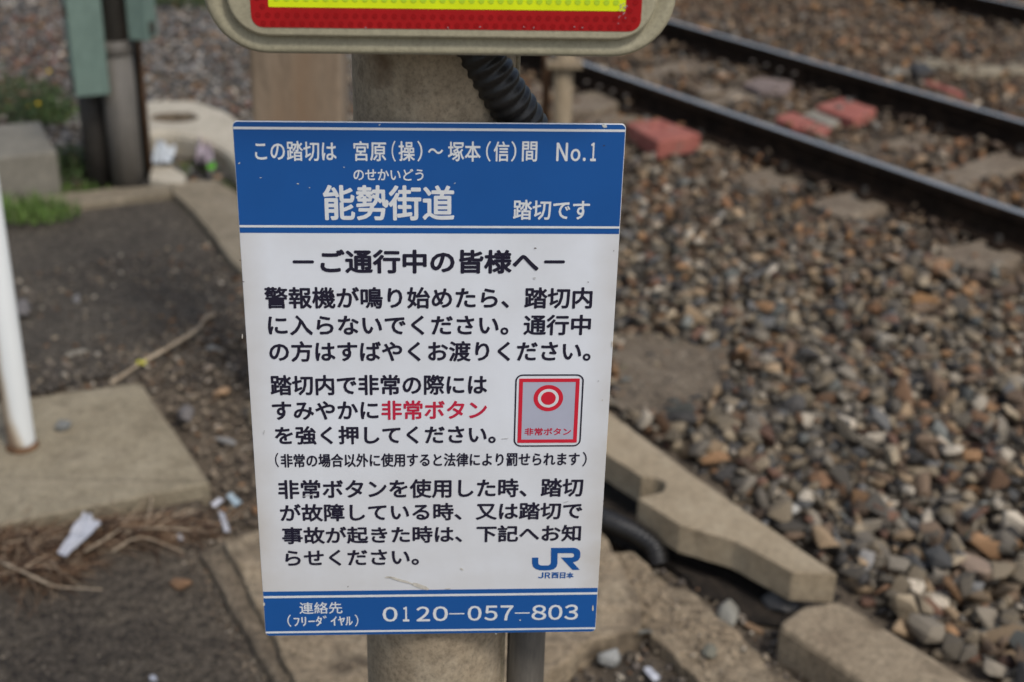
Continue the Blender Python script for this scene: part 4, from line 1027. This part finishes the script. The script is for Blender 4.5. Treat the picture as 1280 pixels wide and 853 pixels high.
# ------------------------------------------------------------------ vegetation
def leaf_mass(name, c, rx, ry, h, n, cols, ls, parent=None, seed=0, blade=False):
    r = random.Random(seed); V = []; F = []; Cc = []
    for k in range(n):
        a = r.uniform(0, 6.28); q = math.sqrt(r.random()); bx, by = q * rx * math.cos(a), q * ry * math.sin(a)
        hz = h * (1 - .6 * q) * r.uniform(.35, 1)
        col = r.choice(cols); kk = r.uniform(.65, 1.35); col = [min(1, t * kk) for t in col]
        if blade:
            ang = r.uniform(0, 6.28); lean = r.uniform(.1, .7) * hz; w_ = ls * r.uniform(.5, 1)
            dx, dy = math.cos(ang), math.sin(ang); b0 = len(V)
            for t in (0, .5, 1):
                p_ = (bx + dx * lean * t * t, by + dy * lean * t * t, hz * t * (1 - .15 * t)); ww = w_ * (1 - t * .92) / 2
                V += [(p_[0] - dy * ww, p_[1] + dx * ww, p_[2]), (p_[0] + dy * ww, p_[1] - dx * ww, p_[2])]
            F += [(b0, b0 + 1, b0 + 3, b0 + 2), (b0 + 2, b0 + 3, b0 + 5, b0 + 4)]; Cc += [col, col]
        else:
            for j in range(3):
                m = Matrix.Rotation(r.uniform(0, 6.28), 3, 'Z') @ Matrix.Rotation(r.uniform(-1.1, .5), 3, 'X')
                l_ = ls * r.uniform(.6, 1.3); w_ = l_ * .42; b0 = len(V); o_ = Vector((bx + r.gauss(0, ls * .5), by + r.gauss(0, ls * .5), hz + r.gauss(0, ls * .4)))
                for p_ in ((0, 0, 0), (w_ / 2, l_ * .45, l_ * .1), (0, l_, -.05 * l_), (-w_ / 2, l_ * .45, l_ * .1)):
                    V.append(o_ + m @ Vector(p_))
                F.append((b0, b0 + 1, b0 + 2, b0 + 3)); Cc.append(col)
    o = flat(name, V, F, M['leaf'], parent, None)
    at = o.data.attributes.new('tint', 'FLOAT_COLOR', 'FACE'); at.data.foreach_set('color', [v for c_ in Cc for v in (*c_, 1.)])
    if parent is None: o.location = c
    return o
GR = [(.045, .075, .022), (.065, .105, .03), (.09, .13, .04), (.035, .055, .02)]
GR2 = [(.10, .17, .035), (.14, .22, .05), (.08, .13, .03)]
def weed(px, py, rx, ry, h, n, label, cols=GR, ls=.035, blade=False, stems=True, flowers=0, seed=1, z=0):
    q = gv(px, py, z)
    e = empty('weed', q, label, 'weed')
    leaf_mass('foliage', q, rx, ry, h, n, cols, ls, e, seed, blade)
    r = random.Random(seed)
    if stems:
        V = []; F = []
        for k in range(10):
            a = r.uniform(0, 6.28); b0 = len(V); d0 = Vector((math.cos(a), math.sin(a), 0)); sd_ = Vector((-d0.y, d0.x, 0)) * .003
            top = d0 * rx * r.uniform(.2, .7) + Vector((0, 0, h * .8)); root = d0 * rx * .2
            V += [root - sd_, root + sd_, top + sd_ * .5, top - sd_ * .5]; F.append((b0, b0 + 1, b0 + 2, b0 + 3))
        flat('stems', V, F, M['twig'], e)
    for k in range(flowers):
        a = r.uniform(0, 6.28); p_ = (rx * .7 * math.cos(a), ry * .7 * math.sin(a), h * r.uniform(.8, 1.15))
        V = [(p_[0], p_[1], p_[2])]; F = []
        for j in range(10):
            t = 2 * math.pi * j / 10; rr_ = .014 if j % 2 else .006; V.append((p_[0] + rr_ * math.cos(t), p_[1] + rr_ * math.sin(t) * .7, p_[2] + rr_ * .6 * math.sin(t)))
        F = [(0, 1 + j, 1 + (j + 1) % 10) for j in range(10)]
        flat('flower', V, F, M['flower'], e)
weed(14, 150, .30, .30, .30, 420, 'dark green bushy weed behind the grey concrete block', seed=2, flowers=3)
weed(60, 150, .14, .18, .12, 120, 'low green weed between the concrete block and teal box', GR2, seed=3, flowers=2)
weed(95, 222, .14, .12, .17, 260, 'dark weed filling the gap between block and dark pipe', seed=4)
weed(34, 268, .22, .12, .17, 420, 'bright green grass tuft over the border kerb at left', GR2, .013, True, False, seed=5, z=.03)
weed(100, 240, .3, .05, .08, 360, 'thin grass line along the far edge of the kerb', GR2, .006, True, False, seed=6)
weed(235, 212, .17, .08, .05, 240, 'low grass beside the white barrier foot', GR2, .007, True, False, seed=7)
weed(282, 236, .10, .10, .06, 200, 'grass tuft at the upper left corner of the notice sign', GR, .007, True, False, seed=17)
weed(228, 8, .30, .2, .2, 300, 'dark green weed at the top edge left of the reflector sign', seed=8)
weed(160, 238, .1, .04, .07, 60, 'few dry blades at the foot of the grey pipe', [(.2, .15, .08), (.28, .2, .12)], .006, True, False, seed=9)
weed(772, 465, .03, .04, .05, 40, 'tiny green sprout on the bare soil beside the sign', GR2, .006, True, False, seed=10)
weed(968, 462, .03, .03, .03, 30, 'tiny green seedling in the upper ballast', GR2, .008, True, False, seed=11)
weed(1173, 478, .03, .03, .03, 30, 'tiny green seedling in the ballast at right', GR2, .008, True, False, seed=12)
weed(1205, 678, .05, .05, .03, 60, 'mossy green sprouts between stones at lower right', GR, .008, True, False, seed=13)
# distant planting beyond the tracks and the gravel, outside or at the rim of the view
# dry grass clump at bottom left
def dry_clump():
    q = gv(60, 700, .0)
    e = empty('dry_grass_clump', q, 'brown heap of dead grass below the grey slab', 'dry grass')
    r = random.Random(31); V = []; F = []; Cc = []
    cols = [(.14, .078, .042), (.21, .13, .075), (.065, .038, .024), (.34, .25, .165), (.09, .052, .032)]
    spots = [(-.1, .02, .20, .10, 900), (.15, .10, .16, .05, 480), (.0, -.09, .10, .05, 300), (-.25, .0, .1, .1, 300), (.30, .13, .12, .04, 130)]
    for (cx, cy, rx, ry, n) in spots:
        for k in range(n):
            a = r.uniform(0, 6.28); s = math.sqrt(r.random()); p0 = Vector((cx + rx * s * math.cos(a), cy + ry * s * math.sin(a), r.uniform(0, .075) * (1 - s * .7)))
            an = r.gauss(.3, 1.1); l_ = r.uniform(.03, .11); dr = Vector((math.cos(an), math.sin(an), r.uniform(-.15, .4))); bend = Vector((r.gauss(0, .3), r.gauss(0, .3), -r.uniform(0, .5)))
            c_ = r.choice(cols); kk = r.uniform(.6, 1.3); c_ = [t * kk for t in c_]; w_ = r.uniform(.0009, .0026); b0 = len(V)
            for t in (0, .35, .7, 1):
                p_ = p0 + dr * l_ * t + bend * l_ * t * t; p_.z = max(.003, p_.z); ww = w_ * (1 - .7 * t)
                V += [p_ + Vector((-dr.y * ww, dr.x * ww, 0)), p_ + Vector((dr.y * ww, -dr.x * ww, 0)), p_ + Vector((0, 0, ww * 1.6))]
            for i in range(3):
                for j in range(3): F.append((b0 + i * 3 + j, b0 + i * 3 + (j + 1) % 3, b0 + (i + 1) * 3 + (j + 1) % 3, b0 + (i + 1) * 3 + j)); Cc.append(c_)
    o = flat('dead_blades', V, F, M['straw'], e); o['kind'] = 'stuff'
    at = o.data.attributes.new('tint', 'FLOAT_COLOR', 'FACE'); at.data.foreach_set('color', [v for c_ in Cc for v in (*c_, 1.)])
    for (L_, rr_) in (([(0, 702), (40, 720), (70, 733), (128, 737)], .0035), ([(150, 665), (190, 660), (240, 663)], .003), ([(140, 690), (175, 672), (230, 690)], .0025), ([(190, 622), (186, 645), (180, 658)], .003), ([(105, 690), (130, 675), (160, 655)], .003)):
        P_ = [gv(x, y, .035 + .012 * (k % 2)) - q for k, (x, y) in enumerate(L_)]
        P_ = catmull(P_, .02); tube('straw_stalk', P_, [rr_ * (1 - .5 * i / len(P_)) for i in range(len(P_))], M['twig'], e, 6)
dry_clump()
# twig with a yellow bit
P_ = catmull([gv(140, 478, .055), gv(180, 452, .02), gv(215, 432, .03), gv(246, 412, .02), gv(256, 398, .02), gv(268, 393, .03)], .015)
tw = tube('dry_twig', P_, [.0058 + .0012 * math.sin(i * .5) for i in range(len(P_))], M['twig'], None, 8, origin=tuple(P_[len(P_) // 2])); tag(tw, 'pale dry twig lying from the grey slab towards the sign', 'twig')
q = gv(177, 453, .035); V = [(0, 0, 0)]
for j in range(14):
    t = 2 * math.pi * j / 14; rr_ = .019 if j % 2 else .008; V.append((rr_ * math.cos(t), rr_ * math.sin(t), .006 * math.sin(3 * t)))
fl = flat('fallen_flower', V, [(0, 1 + j, 1 + (j + 1) % 14) for j in range(14)], M['flower2'], loc=q); tag(fl, 'small yellow flower lying on the dry twig', 'flower')
P_ = catmull([gv(262, 545, .03), gv(230, 528, .015), gv(244, 470, .02), gv(252, 440, .02)], .02)
# ------------------------------------------------------------------ litter
def scrap(name, px, z, mat, label, cat='litter', amp=.008, seed=0, lift=0):
    pts = [gv(x, y, z) for x, y in px]; o_ = pts[0]; n = 7; V = []; F = []
    a, b, c, d = pts
    for i in range(n + 1):
        for j in range(n + 1):
            u, v = i / n, j / n
            p_ = a * (1 - u) * (1 - v) + b * u * (1 - v) + c * u * v + d * (1 - u) * v
            V.append(p_ - o_ + Vector((0, 0, amp * noise.noise(Vector((u * 4, v * 4, seed))) + amp + lift * u)))
    for i in range(n):
        for j in range(n): F.append((i * (n + 1) + j, (i + 1) * (n + 1) + j, (i + 1) * (n + 1) + j + 1, i * (n + 1) + j + 1))
    o = flat(name, V, F, mat, loc=o_); m = o.modifiers.new('thickness', 'SOLIDIFY'); m.thickness = .0006; return tag(o, label, cat)
scrap('plastic_scrap', [(73, 698), (84, 703), (127, 662), (106, 646)], .05, M['plastic_scrap'], 'white plastic strip tangled in the dead grass', amp=.018, seed=1)
scrap('paper_scrap', [(283, 622), (289, 618), (302, 630), (294, 636)], .012, M['bluebit'], 'tiny blue and white paper scrap left of the sign', seed=2, amp=.006)
scrap('paper_scrap', [(264, 632), (274, 625), (280, 628), (268, 637)], .012, M['plastic_scrap'], 'small white paper shred beside the slab corner', seed=3, amp=.006)
scrap('paper_scrap', [(273, 643), (280, 645), (288, 668), (281, 670)], .015, M['plastic_scrap'], 'curled white shred above the cracked kerb corner', seed=4, amp=.01)
scrap('paper_scrap', [(221, 670), (226, 669), (230, 677), (224, 678)], .012, M['plastic_scrap'], 'tiny white fleck below the slab corner', seed=5, amp=.006)
scrap('paper_scrap', [(187, 846), (195, 846), (197, 853), (188, 853)], .008, M['plastic_scrap'], 'white chip on the asphalt at the bottom edge', seed=6, amp=.004)
scrap('paper_scrap', [(803, 838), (812, 836), (826, 850), (818, 856)], .012, M['plastic_scrap'], 'small white shred on the soil right of the pole', seed=7, amp=.006)
scrap('plastic_bag', [(190, 214), (214, 216), (222, 194), (196, 190)], .03, M['bag'], 'crumpled clear plastic bag against the barrier foot', seed=8, amp=.045)
e_ = scrap('food_wrapper', [(246, 212), (268, 216), (266, 186), (250, 182)], .05, M['pinkbag'], 'crumpled pink and white wrapper in the grass by the barrier foot', seed=9, amp=.05)
scrap('green_wrapper', [(260, 216), (270, 216), (268, 206), (260, 207)], .06, M['greenbit'], 'bright green wrapper corner beside the pink wrapper', seed=10, amp=.02)
print('objects', len(bpy.data.objects), 'tris', sum(len(o.data.polygons) for o in bpy.data.objects if o.type == 'MESH'))
